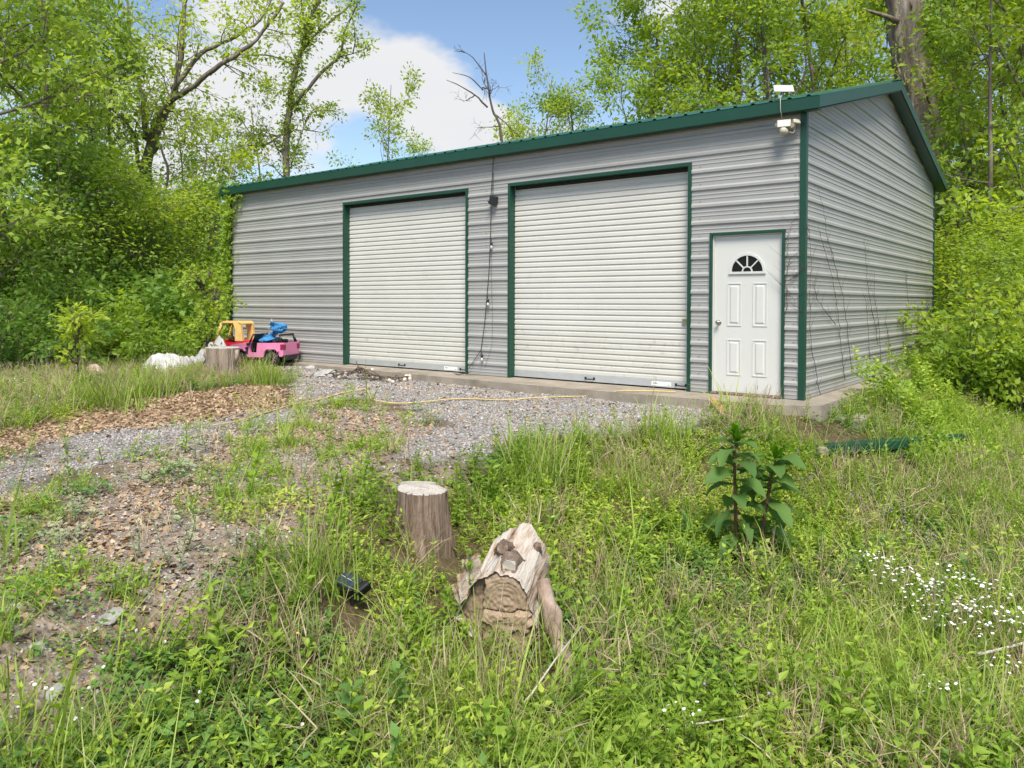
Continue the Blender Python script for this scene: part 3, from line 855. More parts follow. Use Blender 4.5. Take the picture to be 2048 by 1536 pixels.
# ---- red and yellow toy car behind
cc = empty('toy_coupe', (-11.22, -.62, gz(-11.22, -.62) + .07), RAD(203), 'red ride-on toy car with yellow roof, behind the pink one', 'toy car')
body = [(-.36, .12), (-.37, .34), (-.30, .42), (-.12, .37), (.10, .37), (.20, .42), (.36, .38), (.39, .30), (.38, .12)]
for s in (-1, 1):
    MB().prism(body, lambda q, k: (q[0], k, q[1]), s * .215, s * .17).build('body_side', M['red'], cc, bevel=.02)
MB().prism([(.16, .14), (.16, .415), (.36, .38), (.39, .30), (.38, .14)], lambda q, k: (q[0], k, q[1]), -.169, .169).build('hood', M['red'], cc, bevel=.02)
MB().prism([(-.36, .14), (-.37, .36), (-.30, .42), (-.22, .40), (-.24, .14)], lambda q, k: (q[0], k, q[1]), -.169, .169).build('rear_body', M['red'], cc, bevel=.02)
MB().bx(-.3, .3, -.168, .168, .12, .16).build('floor_pan', M['red'], cc)
mb = MB()
mb.prism([(-.27, .73), (-.22, .775), (.12, .775), (.20, .73), (.19, .705), (.11, .74), (-.21, .74), (-.26, .705)], lambda q, k: (q[0], k, q[1]), -.22, .22)
mb.build('roof', M['yellow'], cc, bevel=.015)
for s in (-1, 1):
    mb = MB(); mb.prism([(-.265, .74), (-.10, .74), (-.15, .62), (-.14, .40), (-.31, .40), (-.28, .60)], lambda q, k: (q[0], k, q[1]), s * .22, s * .16); mb.build('rear_pillar', M['yellow'], cc, bevel=.012)
    MB().tube([(.16, s * .19, .74), (.23, s * .19, .58), (.28, s * .185, .38)], [.028, .03, .036], 8).build('front_pillar', M['yellow'], cc)
    for x in (-.25, .25):
        Mw = Matrix.Translation((x, s * .20, .09)) @ Matrix.Rotation(RAD(90), 4, 'X')
        MB().lathe([(0, -.03), (.08, -.035), (.09, -.02), (.09, .02), (.08, .035), (0, .03)], 20, Mw).build('wheel', M['black'], cc)
    MB().tube([(.392, s * .12, .29), (.405, s * .12, .29)], .045, 12).build('headlight', M['white_plastic'], cc)
Mw = Matrix.Translation((.10, 0, .46)) @ Matrix.Rotation(RAD(-55), 4, 'Y')
MB().tube([Mw @ Vector((.085 * math.cos(a * math.pi / 8), .085 * math.sin(a * math.pi / 8), 0)) for a in range(17)], .014, 6).build('steering_wheel', M['black'], cc)
cc.scale = (1.06, 1.06, 1.06)

# ---- white sheeting
def tarp(name, p, L, W, H, rz, seed, label, lean=0.0):
    r = np.random.RandomState(seed); n = 56
    xs = np.linspace(-1, 1, n); X, Y = np.meshgrid(xs, xs, indexing='ij')
    rr = np.sqrt(X ** 2 + Y ** 2)
    z = np.clip(1 - rr ** 2.1, 0, 1) ** .55
    th = np.arctan2(Y, X)
    fold = .16 * (vnoise(th * 3, rr * 2, .9, seed) - .5) + .10 * (vnoise(X + .3 * Y, Y, .16, seed + 4) - .5) * np.clip(rr, .2, 1)
    z = z * (1 + fold) + .42 * (vnoise(X, Y, .5, seed) - .5) + .22 * (vnoise(X, Y * 1.6, .17, seed + 1) - .5) + .05 * np.abs(vnoise(X * 2, Y, .2, seed + 2) - .5)
    z = np.where(rr > 1, -.12, z)
    Xs = X * L / 2 * (1 + fold); Ys = Y * W / 2 * (1 + fold)
    Zs = np.maximum(z, -.12) * H + lean * (X + 1) * .5 * np.clip(1.2 - rr, 0, 1)
    V = np.stack([Xs, Ys, Zs], -1).reshape(-1, 3); idx = np.arange(n * n).reshape(n, n)
    F = np.stack([idx[:-1, :-1], idx[1:, :-1], idx[1:, 1:], idx[:-1, 1:]], -1).reshape(-1, 4)
    o = link(name, array_mesh(name, V, F, smooth=True), M['tarp']); o.location = p; o.rotation_euler = (0, 0, rz)
    return tag(o, label, 'tarp')
p = (-11.006, -2.307, -0.202); tarp('tarp_heap', (p[0] - .2, p[1] + .25, p[2] - .03), 1.05, .9, .42, 0.4, 21, 'rounded heap of crumpled white plastic sheet in the tall grass')
# a long sheet draped over something that rises towards the toys
def ridge_sheet(name, A, B, w, label):
    A = Vector(A); B = Vector(B); n, m = 40, 22; d = (B - A); side = Vector((d.y, -d.x, 0)).normalized()
    V = []
    r = np.random.RandomState(5)
    for i in range(n):
        t = i / (n - 1); c = A.lerp(B, t); base = gz(c.x, c.y)
        for j in range(m):
            s = j / (m - 1) * 2 - 1
            h = max(0, 1 - abs(s) ** 1.6)
            x = c + side * s * w * (.5 + .12 * math.sin(t * 9))
            z = base - .02 + (c.z - base) * h * (.92 + .1 * math.sin(t * 26 + s * 3)) + .035 * math.sin(s * 16 + t * 7) * (1 - h) + .015 * r.normal()
            V.append((x.x - A.x, x.y - A.y, z - A.z))
    F = [(i * m + j, (i + 1) * m + j, (i + 1) * m + j + 1, i * m + j + 1) for i in range(n - 1) for j in range(m - 1)]
    o = link(name, array_mesh(name, V, F, smooth=True), M['tarp']); o.location = A
    return tag(o, label, 'tarp')
q0 = (-11.175, -1.992, -0.178)
ridge_sheet('tarp_sheet', (q0[0] + .1, q0[1] + .1, q0[2] + .14), (-11.2, -1.0, .50), .85, 'long white plastic sheet sloping up behind the pale stump')
# ---- stumps
def stump(name, p, r, h, flare, seed, mat, cutmat, label, n=220, flat_x=1.0, bump_deg=None, slope=.0, lobes=None, ytop=None):
    rs = np.random.RandomState(seed)
    t = empty(name, p, 0, label, 'stump')
    ph = rs.uniform(0, 6.28, 8); ck = [(rs.uniform(0, 6.283), rs.uniform(.03, .10), rs.uniform(.010, .03)) for _ in range(30)] + [(rs.uniform(0, 6.283), rs.uniform(.12, .24), rs.uniform(.014, .022)) for _ in range(9)]
    def wob(a, z):
        k = 1 - z / h
        w = 1 + .05 * math.sin(2 * a + ph[0]) + .04 * math.sin(3 * a + ph[1]) + .018 * math.sin(9 * a + ph[2]) + .012 * math.sin(23 * a + ph[3]) + .008 * math.sin(41 * a + ph[4])
        fl = flare * max(k, 0) ** 1.8 * (1 + .55 * math.sin(3 * a + ph[5]) + .3 * math.sin(5 * a + ph[6]))
        for c0, dep, wid in ck:
            dd = (a - c0 - .04 * math.sin(z * 11 + c0 * 7) + math.pi) % (2 * math.pi) - math.pi
            w -= dep * math.exp(-(dd / wid) ** 2)
        return w + fl
    rows = 14
    mb = MB(); top = []
    vs = []
    for i in range(rows):
        z = -.15 + (h + .15) * i / (rows - 1)
        for k in range(n):
            a = 2 * math.pi * k / n; w = wob(a, max(z, 0)) * r
            zz = z + (slope * math.cos(a - .6) * r if i == rows - 1 else slope * math.cos(a - .6) * r * max(z, 0) / h)
            vs.append((w * math.cos(a) * flat_x, w * math.sin(a), zz))
    mb.add(vs, [(i * n + k, i * n + (k + 1) % n, (i + 1) * n + (k + 1) % n, (i + 1) * n + k) for i in range(rows - 1) for k in range(n)], True)
    mb.build('trunk', mat, t)
    ring = vs[-n:]
    cen = (sum(v[0] for v in ring) / n, sum(v[1] for v in ring) / n, sum(v[2] for v in ring) / n)
    cv = MB()
    vv = []
    for f, dz in ((1.0, .001), (.975, .008), (.6, .010), (.3, .009)):
        vv += [(cen[0] + (v[0] - cen[0]) * f, cen[1] + (v[1] - cen[1]) * f, v[2] * f + cen[2] * (1 - f) + dz + rs.normal() * .0006) for v in ring]
    vv.append((cen[0], cen[1], cen[2] + .009))
    fs = [(i * n + k, i * n + (k + 1) % n, (i + 1) * n + (k + 1) % n, (i + 1) * n + k) for i in range(3) for k in range(n)]
    fs += [(3 * n + k, 3 * n + (k + 1) % n, 4 * n) for k in range(n)]
    cv.add(vv, fs, False); cv.build('cut_face', cutmat, t)
    return t
p = (-0.822, -5.795, -0.515)
st = stump('tree_stump', (p[0], p[1], p[2]), .172, .38, .34, 5, M['stump'], M['cut_pale'], 'weathered grey-brown tree stump with flat pale top, amid weeds behind the split log', slope=-.05)
# raised back step of the cut
mb = MB(); mb.prism([(.12 * math.cos(a) * 1.1 - .045, .15 + .045 * math.sin(a)) for a in [math.pi * k / 9 for k in range(10)]], lambda q, k: (q[0] * math.cos(.62) - q[1] * math.sin(.62), q[0] * math.sin(.62) + q[1] * math.cos(.62), k), .32, .395)
mb.build('raised_sliver', M['cut_pale'], st, bevel=.006)
p = (-9.294, -2.094, -0.149)
s2 = stump('tree_stump', (p[0], p[1], p[2]), .285, .53, -.05, 17, M['stump_pale'], M['cut_pale'], 'pale barkless upright log stump in front of the pink toy car')
MB().tube([(-.30, -.12, .50), (-.285, -.14, .40), (-.235, -.13, .28)], [.04, .055, .02], 7).build('branch_stub', M['stump_pale'], s2)
MB().tube([(.27, .10, .50), (.27, .09, .38), (.25, .08, .25)], [.035, .045, .02], 7).build('branch_stub', M['stump_pale'], s2)

# ---- split log: stripped pale wood on top, dark sawn end facing the camera side
def split_log():
    p = (0.169, -6.079, -0.787)
    t = empty('split_log', (p[0], p[1], p[2]), RAD(-52), 'short split log with pale stripped top, sawn ends and branch knots, amid weeds', 'log')
    # local x runs from the back (-) to the sawn end (+), y to the left
    M['logpale'] = wood_mat('stripped_sapwood', [(.09, .055, .035), (.40, .29, .205), (.54, .475, .41), (.58, .53, .475), (.45, .26, .135)], 9, (.16, 1, 1), 1.0, dist=.03, lo=.34, hi=.68)
    gn = lambda a, b: float(vnoise(np.array([a]), np.array([b]), 1.0, 13)[0])
    r = np.random.RandomState(4); n, m = 128, 36
    def ring(s, a):
        g1 = gn(a * 7 + .5 * math.sin(s * 4) + 40, s * 1.3); g2 = gn(a * 24 + 90, s * 2.4)
        rr = .225 * (.84 + .16 * s) * (1 + .06 * math.sin(3 * a + 1 + s * 1.5) + .03 * math.sin(5 * a + 2.2 * s) + .16 * (g1 - .5) + .07 * (g2 - .5))
        up = max(math.sin(a), 0)
        return rr * math.cos(a), .19 + (.02 + .10 * (1 - s) ** 1.4) * up + rr * math.sin(a) * .97
    V = []
    for i in range(m):
        s = i / (m - 1)
        for k in range(n):
            a = 2 * math.pi * k / n - math.pi
            y_, z_ = ring(s, a)
            back = .10 * gn(a * 4 + 11, 2.0) if i == 0 else 0
            V.append((-.40 + .60 * s - back + .0025 * r.normal(), y_, z_))
    F = [(i * n + k, (i + 1) * n + k, (i + 1) * n + (k + 1) % n, i * n + (k + 1) % n) for i in range(m - 1) for k in range(n)]
    mb = MB(); mb.add(V, F, True); mb.add(V[:n], [tuple(range(n))], False)
    mb.build('stripped_wood', M['logpale'], t)
    # sawn end: weathered face in steps with cracks between
    out = np.array([(q[1], q[2]) for q in V[-n:]])
    q = 150
    ys = np.linspace(out[:, 0].min(), out[:, 0].max(), q); zs = np.linspace(out[:, 1].min(), out[:, 1].max(), q)
    Yg, Zg = np.meshgrid(ys, zs, indexing='ij')
    sd_ = sdf(out, Yg, Zg)
    nz = (vnoise(Yg, Zg, .05, 3) - .5) * .05 + (vnoise(Yg, Zg, .015, 4) - .5) * .012
    c1 = Zg - .215 - nz * .5 + .02 * Yg                 # long level crack
    c2 = Zg - .085 - nz * 1.6 - .25 * np.abs(Yg + .09)
    c3 = Yg - .085 - nz
    off = np.where(c3 > 0, -.055, np.where(c1 > 0, .0, np.where(c2 > 0, .028, .012)))
    crack = np.maximum(np.exp(-(c1 / .004) ** 2) * (c3 < 0), np.maximum(np.exp(-(c2 / .005) ** 2) * (c3 < 0) * (c1 < 0), np.exp(-(c3 / .006) ** 2)))
    rad_g = np.hypot(Yg + .04, Zg - .26)
    relief = .0009 * np.sin(rad_g * 260 + nz * 110) + .009 * (vnoise(Yg, Zg, .02, 6) - .5) + .010 * (vnoise(Yg * .3, Zg, .03, 7) - .5)
    Xg = .198 + off + relief - .035 * crack - .035 * np.exp(np.minimum(sd_, 0) / .012)
    vid = np.arange(q * q).reshape(q, q); ok = sd_ < .002
    cell = ok[:-1, :-1] & ok[1:, :-1] & ok[1:, 1:] & ok[:-1, 1:]
    Fq = np.stack([vid[:-1, :-1], vid[1:, :-1], vid[1:, 1:], vid[:-1, 1:]], -1)[cell]
    used = np.unique(Fq); remap = np.full(q * q, -1); remap[used] = np.arange(len(used))
    Vq = np.stack([Xg, Yg, Zg], -1).reshape(-1, 3)[used]
    link('sawn_end', array_mesh('sawn_end', Vq, remap[Fq], smooth=True), M['cut_grey'], t)
    def stub(name, pts, rad_, mat, parent, sides=16):
        P = [Vector(p_) for p_ in pts]; rows = 9; mbs = MB(); vs_ = []
        ax = (P[-1] - P[0]).normalized(); e1 = ax.orthogonal().normalized(); e2 = ax.cross(e1)
        for i in range(rows):
            f = i / (rows - 1) * (len(P) - 1); k = min(int(f), len(P) - 2); w = f - k
            c_ = P[k].lerp(P[k + 1], w); rd = rad_[k] * (1 - w) + rad_[k + 1] * w
            for b_ in range(sides):
                an = 6.283 * b_ / sides; rj = rd * (1 + .35 * (gn(b_ * .9 + 7, i * .45) - .5) + .05 * r.normal())
                vs_.append(c_ + (e1 * math.cos(an) + e2 * math.sin(an)) * rj + ax * .012 * (gn(b_ * 1.7, 5.0) - .5) * (i == rows - 1))
        mbs.add(vs_, [(i * sides + b_, i * sides + (b_ + 1) % sides, (i + 1) * sides + (b_ + 1) % sides, (i + 1) * sides + b_) for i in range(rows - 1) for b_ in range(sides)], True)
        mbs.add(vs_[-sides:], [tuple(range(sides))], False)
        return mbs.build(name, mat, parent)
    stub('billet', [(-.1, -.13, .02), (.1, -.135, .02), (.245, -.14, .018)], [.05, .05, .046], M['cut_grey'], t)
    stub('knot', [(-.18, .03, .37), (-.09, .02, .475), (-.02, .015, .50)], [.075, .05, .036], M['stump'], t)
    k2 = stub('knot', [(-.08, -.03, .36), (.05, -.045, .455), (.14, -.06, .455)], [.085, .055, .044], M['stump'], t)
    stub('cut_knot', [(.11, -.058, .455), (.144, -.061, .455)], [.036, .041], M['cut_pale'], k2)
    stub('knot', [(-.30, -.12, .36), (-.27, -.15, .43)], [.05, .022], M['stump'], t)
    # root legs splaying out at each side
    M['root'] = wood_mat('rotting_root', [(.12, .085, .065), (.32, .24, .19), (.46, .37, .31)], 12, (1, 1, .12), 1.0, dist=.02)
    for pts, rad_ in (([(-.10, -.21, .28), (.04, -.29, .14), (.16, -.36, .0), (.28, -.44, -.12), (.40, -.52, -.26)], [.05, .058, .055, .048, .03]),):
        P = [Vector(q) for q in pts]; PP = []; RR = []
        for i in range(13):
            f = i / 12 * (len(P) - 1); j = min(int(f), len(P) - 2); w = f - j
            PP.append(P[j].lerp(P[j + 1], w) + Vector(r.normal(size=3)) * .006); RR.append((rad_[j] * (1 - w) + rad_[j + 1] * w) * (1 + .12 * r.normal()))
        MB().tube(PP, RR, 9).build('root', M['root'], t)
    for (x_, y_, z_, L, tl, yw) in ((-.10, .225, .20, .34, 18, 10), (.0, .25, .13, .28, 28, -6), (-.18, .24, .26, .26, 8, 22), (.06, .235, .24, .22, 14, 4)):
        R_ = rot('Z', yw) @ rot('X', -tl)
        sh = [(-.5, -.5), (-.2, -.62), (.25, -.5), (.5, -.1), (.38, .3), (.1, .55), (-.3, .45), (-.48, .1)]
        MB().prism([(a * L * .55, b * L) for a, b in sh], lambda q, k: tuple(Vector((x_, y_, z_)) + R_ @ Vector((q[0], k, q[1]))), -.008, .010).build('bark_shard', M['logpale'], t, bevel=.004)
    return t
_t = split_log(); _t.scale = (1, -1, 1); _t.rotation_euler = (0, RAD(5), RAD(-65)); _t.location.z += .01

# ---- rocks
p = (-7.808, -1.007, -0.104); rock('rock', p, (.52, .34, .17), 2, M['rock'], 'flat grey-green rock at the gravel edge by the slab', rz=.8)
p = (-8.847, -0.58, -0.068); rock('rock', p, (.24, .18, .11), 3, M['rock_pale'], 'small pale grey rock beside the slab near the toy wheels', rz=.3)
p = (-0.843, -7.934, -0.366); rock('rock', p, (.19, .15, .05), 4, M['rock'], 'flat pale grey rock sunk in leaf litter near the yard edge', rz=-.5)
p = (-0.996, -8.281, -0.263); rock('rock', p, (.10, .08, .06), 5, M['rock_pale'], 'small white rock in the leaf litter at the photo edge', rz=.1)
p = (-0.731, -8.307, -0.365); rock('rock', p, (.10, .08, .05), 7, M['rock'], 'small dark grey rock in the bare ground below the white rock', rz=.9)
p = (-0.485, -8.334, -0.479); rock('rock', p, (.19, .08, .06), 9, M['rock_pale'], 'long narrow pale rock where clover meets leaf litter', rz=-.5)
p = (0.977, -6.576, -0.993); rock('rock', p, (.28, .2, .14), 12, M['rock'], 'grey rock half hidden in weeds at the bottom centre', rz=.4)
p = (-1.153, -6.88, -0.27); rock('rock', p, (.11, .09, .05), 14, M['rock_pale'], 'pale rock on bare ground left of the tall grass clump', rz=.2)
p = (-11.773, -3.135, -0.261); rock('broken_stone', p, (.42, .36, .34), 15, M['rock_pink'], 'pinkish broken stone block in tall grass at the wood edge', 'rock', rz=.7, sink=.12)
# concrete pier blocks beside the gable wall
for k, (x, y, s_, lab) in enumerate([(.50, .28, (.34, .5, .32), 'nearest concrete block against the gable slab'), (.46, 2.95, (.28, .34, .36), 'middle concrete block half overgrown by the gable wall'), (.56, 5.3, (.28, .34, .36), 'concrete block among ivy further along the gable wall'), (.62, 8.1, (.75, .4, .30), 'farthest concrete block at the rear of the gable wall')]):
    mb = MB(); mb.box((0, 0, 0), s_, rot('Z', 3 + 2 * k))
    o = mb.build('concrete_block', M['concrete'], None, bevel=.02); o.location = (x, y, [-.20, -.06, -.04, -.02][k] - s_[2] / 2 + .02)
    tag(o, lab, 'concrete block')
# ---- lumber offcut
p = (-0.834, -0.837, -0.12)
o = MB().box((0, 0, 0), (.62, .09, .04), rot('Z', 0)).build('lumber_offcut', M['lumber'], None, bevel=.003); o.location = (p[0] + .12, p[1] - .02, p[2] + .06); o.rotation_euler = (.25, .16, RAD(-52))
tag(o, 'short raw lumber offcut lying in grass at the slab edge', 'lumber')
# ---- green trim piece in the weeds
A = Vector((0.671, -1.308, -0.308)); B = Vector((1.613, 1.175, -0.43))
gt = empty('trim_offcut', A, 0, 'long green metal trim piece lying in the weeds by the slab', 'metal trim')
d = (B - A); e = d.normalized(); sd = Vector((e.y, -e.x, 0)).normalized()
mb = MB(); mb.add([Vector((0, 0, 0)), d, d + Vector((0, 0, -.085)), Vector((0, 0, -.085)), -sd * .07 + Vector((0, 0, .02)), d - sd * .07 + Vector((0, 0, .02))], [(0, 1, 2, 3), (0, 4, 5, 1)])
o = mb.build('channel', M['trim'], gt); md = o.modifiers.new('sheet', 'SOLIDIFY'); md.thickness = .004
MB().box(Vector((-.05, 0, -.06)) , (.12, .06, .10), rot('Z', 30)).build('end_cap', M['concrete'], gt, bevel=.02)
# ---- yellow extension cord
def cord_on_ground(pts, h=.012):
    out = []
    for i in range(len(pts) - 1):
        a, b = pts[i], pts[i + 1]
        for k in range(5):
            f = k / 5; x = a[0] + (b[0] - a[0]) * f; y = a[1] + (b[1] - a[1]) * f
            lift = max(gz(x, y) + h + .012, a[2] * (1 - f) + b[2] * f if len(a) > 2 else -9)
            out.append((x, y, lift))
    a = pts[-1]; out.append((a[0], a[1], max(gz(a[0], a[1]) + h, a[2] if len(a) > 2 else -9)))
    return out
cp = [(-5.071, -3.935, -0.143), (-5.531, -3.131, -0.176), (-5.687, -2.489, -0.139), (-5.545, -2.148, -0.094), (-5.232, -2.35, -0.117), (-4.883, -2.625, -0.153), (-4.597, -2.547, -0.185), (-4.248, -2.146, -0.17), (-3.844, -1.687, -0.149), (-3.276, -1.532, -0.133), (-3.047, -1.281, -0.112), (-2.879, -0.935, -0.119), (-2.574, -0.525, -0.121), (-2.20, -.68, .012), (-1.95, -.45, .012), (-1.55, -.30, .012)]
o = MB().tube(cord_on_ground(cp), .009, 6).build('extension_cord', M['cord_y'], None); tag(o, 'thin yellow extension cord snaking across the gravel to the slab', 'cord')
cp = [(-4.716, -5.054, -0.182), (-4.766, -4.748, -0.186), (-4.942, -4.237, -0.159), (-5.023, -3.984, -0.146)]
o = MB().tube(cord_on_ground(cp), .008, 6).build('cord_length', M['cord_y'], None); tag(o, 'faded yellow cord end lying across leaf litter towards the drive', 'cord')
# ---- heap of string lights on the gravel
hp = (-6.835, -0.954, -0.117)
ht = empty('light_string_heap', hp, 0, 'tangled heap of dark wire and pale bulbs on the gravel before the roll-up door', 'string light')
r = np.random.RandomState(8)
hpts = [Vector(q) - Vector(hp) for q in ((-7.739, -0.954, -0.104), (-7.256, -1.081, -0.117), (-6.99, -1.145, -0.045), (-6.914, -1.027, 0.001), (-6.73, -1.102, -0.074), (-6.553, -1.022, -0.118), (-6.259, -1.095, -0.117), (-6.199, -0.933, -0.118), (-6.235, -0.616, -0.088))]
for s in range(7):
    pts = []
    for i, q in enumerate(hpts[max(0, s - 3): len(hpts) - (s % 3)]):
        pts.append(q + Vector((r.normal() * .09, r.normal() * .10, abs(r.normal()) * .035 + .02)))
    fine = []
    for a, b in zip(pts[:-1], pts[1:]):
        for k in range(4): fine.append(a.lerp(b, k / 4) + Vector((0, 0, .03 * math.sin(k / 4 * math.pi))) + Vector(r.normal(size=3)) * .008)
    MB().tube(fine, .009, 5).build('wire', M['vine'], ht)
MB().tube([hpts[3], hpts[3] + Vector((-.06, -.02, .13)), hpts[3] + Vector((-.09, -.03, .20))], .01, 5).build('wire', M['vine'], ht)
cpw = [Vector((-5.919, -0.385, -0.119)) - Vector(hp) + Vector((0, 0, .02)), Vector((-6.208, 0.266, -0.119)) - Vector(hp) + Vector((0, 0, .06)), Vector((-5.35, -.3, .02)) - Vector(hp), Vector((-5.38, -.06, .03)) - Vector(hp)]
MB().tube(cpw, .009, 5).build('wire', M['vine'], ht)
for s in range(16):
    q = hpts[r.randint(1, len(hpts))] + Vector((r.normal() * .10, r.normal() * .12, .045))
    MB().lathe([(0, .035), (.02, .03), (.034, .0), (.028, -.028), (0, -.035)], 8, Matrix.Translation(q) @ Matrix.Rotation(r.uniform(0, 3), 4, 'X')).build('bulb', M['bulb_c'], ht)
# ---- solar stake light in the grass
p = Vector((-0.421, -6.763, -0.568))
sl_ = empty('solar_stake_light', p, RAD(12), 'black solar stake light tilted in grass before the stump', 'solar light')
Rl = rot('Z', -18) @ rot('X', 22) @ rot('Y', 7)
MB().box((-.03, 0, .135), (.155, .105, .022), Rl).build('light_housing', M['black'], sl_, bevel=.008)
MB().box(Vector((-.03, 0, .135)) + Rl @ Vector((0, 0, .0135)), (.142, .09, .004), Rl).build('solar_cells', M['solar'], sl_)
MB().box(Vector((-.03, 0, .135)) + Rl @ Vector((0, .008, .0162)), (.142, .003, .001), Rl).build('cell_line', M['white_plastic'], sl_)
mb = MB(); mb.box((.075, -.01, .115), (.055, .10, .05), Rl); mb.build('lamp_head', M['black'], sl_, bevel=.015)
MB().box(Vector((.075, -.01, .115)) + Rl @ Vector((.0285, 0, 0)), (.004, .085, .036), Rl).build('lens', M['glass_dark'], sl_, bevel=.001)
MB().tube([(-.0, .0, .12), (-.005, .0, .0), (0, 0, -.1)], [.012, .010, .004], 8).build('stake', M['black'], sl_)
# ---- dry sticks
def stick(name, pts, rad, label, mat=None, twigs=0):
    r = np.random.RandomState(len(label)); P = [Vector(q) for q in pts]; o = empty(name, P[0], 0, label, 'stick')
    L = [q - P[0] for q in P]
    MB().tube(L, [rad * (1 - .5 * i / len(L)) for i in range(len(L))], 7).build('main_stem', mat or M['stick'], o)
    for k in range(twigs):
        i = r.randint(0, len(L) - 1); a = L[i].lerp(L[i + 1], r.rand()); b = a + Vector((r.normal() * .05, r.normal() * .05, r.uniform(.02, .10)))
        MB().tube([a, b], [rad * .45, rad * .25], 5).build('twig', mat or M['stick'], o)
    return o
stick('fallen_branch', [(2.384, -4.245, -0.965), (2.491, -4.146, -0.939), (2.595, -4.007, -0.922), (2.733, -3.742, -0.918)], .011, 'pale bare branch poking in among the white flowers', twigs=4)
stick('fallen_branch', [(0.7, -6.717, -0.878), (0.746, -6.593, -0.776), (0.724, -6.363, -0.7), (0.69, -6.043, -0.627)], .006, 'long dry stem leaning across the weeds below the split log', twigs=3)
stick('fallen_branch', [(1.275, -6.128, -0.962), (1.405, -6.055, -0.942), (1.591, -5.866, -0.916)], .006, 'thin straw-coloured stick lying on the clover at the bottom', twigs=1)

# ================================================================== TREES
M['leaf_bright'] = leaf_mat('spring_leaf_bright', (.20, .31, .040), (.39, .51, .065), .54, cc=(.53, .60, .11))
M['leaf_mid'] = leaf_mat('spring_leaf', (.14, .25, .042), (.29, .425, .060), .52, cc=(.43, .54, .10))
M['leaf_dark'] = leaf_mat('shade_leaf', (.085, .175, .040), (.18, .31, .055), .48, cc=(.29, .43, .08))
M['leaf_pale'] = leaf_mat('young_leaf', (.21, .32, .04), (.36, .49, .065), .5, cc=(.47, .56, .13))

def unit(a):
    return a / np.maximum(np.linalg.norm(a, axis=-1, keepdims=True), 1e-9)
def leaves_mesh(name, base, direc, normal, L, Wd, tint, mat, droop=.12):
    """one rhombic folded leaf per row"""
    base = np.asarray(base); n = len(base)
    d = unit(direc); s = unit(np.cross(d, normal)); nn = unit(np.cross(s, d))
    L = L[:, None]; Wd = Wd[:, None]
    mid = base + d * L * .45
    V = np.empty((n, 4, 3), np.float32)
    V[:, 0] = base
    V[:, 1] = mid + s * Wd * .5 + nn * Wd * .14
    V[:, 2] = base + d * L - nn * L * droop
    V[:, 3] = mid - s * Wd * .5 + nn * Wd * .14
    F = np.arange(n * 4).reshape(n, 4)
    return array_mesh(name, V.reshape(-1, 3), F, tint=np.repeat(tint, 4), mat=mat)

def wander(r, a, d, L, n, jit, up=0.0):
    """crooked polyline"""
    pts = [Vector(a)]; d = Vector(d).normalized()
    for i in range(n):
        d = (d + Vector(r.normal(size=3)) * jit + Vector((0, 0, up))).normalized()
        pts.append(pts[-1] + d * (L / n))
    return pts
def along(pts, f):
    k = f * (len(pts) - 1); i = min(int(k), len(pts) - 2)
    return pts[i].lerp(pts[i + 1], k - i), (pts[i + 1] - pts[i]).normalized()
def side_dir(r, d, ang):
    o = d.orthogonal().normalized(); o.rotate(Matrix.Rotation(r.uniform(0, 6.283), 3, d))
    return (d * math.cos(ang) + o * math.sin(ang)).normalized()

class Grower:
    def __init__(self, seed):
        self.r = np.random.RandomState(seed); self.wood = MB(); self.tw = []
    def branch(self, a, d, L, r0, level, spec, up=.03):
        r = self.r
        pts = wander(r, a, d, L, 5 if level < 2 else 3, spec.get('crook', .16), up)
        n = len(pts)
        self.wood.tube(pts, [r0 * (1 - .75 * i / (n - 1)) for i in range(n)], {0: 9, 1: 6, 2: 4}.get(level, 3), cap=False)
        if level >= spec['levels']:
            self.tw.append((pts[0], pts[-1])); return
        k = spec['kids'][level]
        for i in range(k):
            f = r.uniform(spec.get('lo', .25), 1.0)
            p, dd = along(pts, f)
            ang = RAD(r.uniform(*spec.get('ang', (30, 65))))
            self.branch(p, side_dir(r, dd, ang), L * r.uniform(*spec.get('ratio', (.35, .6))), max(r0 * .45 * (1.1 - f * .5), .006), level + 1, spec, up=spec.get('up', .02))
        self.tw.append((pts[-2], pts[-1]))
    def leaves(self, name, per, leaf, mat, spread=.16, up=.55, aspect=.5, tint_scale=1.0):
        r = self.r
        A = np.array([t[0] for t in self.tw]); B = np.array([t[1] for t in self.tw])
        m = len(A); n = m * per
        f = r.uniform(.05, 1.12, (m, per, 1))
        P = A[:, None] + (B - A)[:, None] * f
        off = r.normal(size=(m, per, 3)) * spread
        off[..., 2] *= .6
        P = (P + off).reshape(-1, 3)
        ax = np.repeat(unit(B - A), per, 0)
        dr = unit(ax * .5 + unit(off.reshape(-1, 3)) * .8 + r.normal(size=(n, 3)) * .35 + np.array([0, 0, -.18]))
        nm = unit(r.normal(size=(n, 3)) * .55 + np.array([0, 0, up * 1.1]))
        Ls = leaf * r.uniform(.6, 1.25, n)
        clump = np.repeat(r.uniform(0, 1, m), per)
        tint = np.clip(.55 * clump + .45 * r.uniform(0, 1, n), 0, 1) * tint_scale
        return leaves_mesh(name, P, dr, nm, Ls, Ls * aspect * r.uniform(.75, 1.25, n), tint, mat)

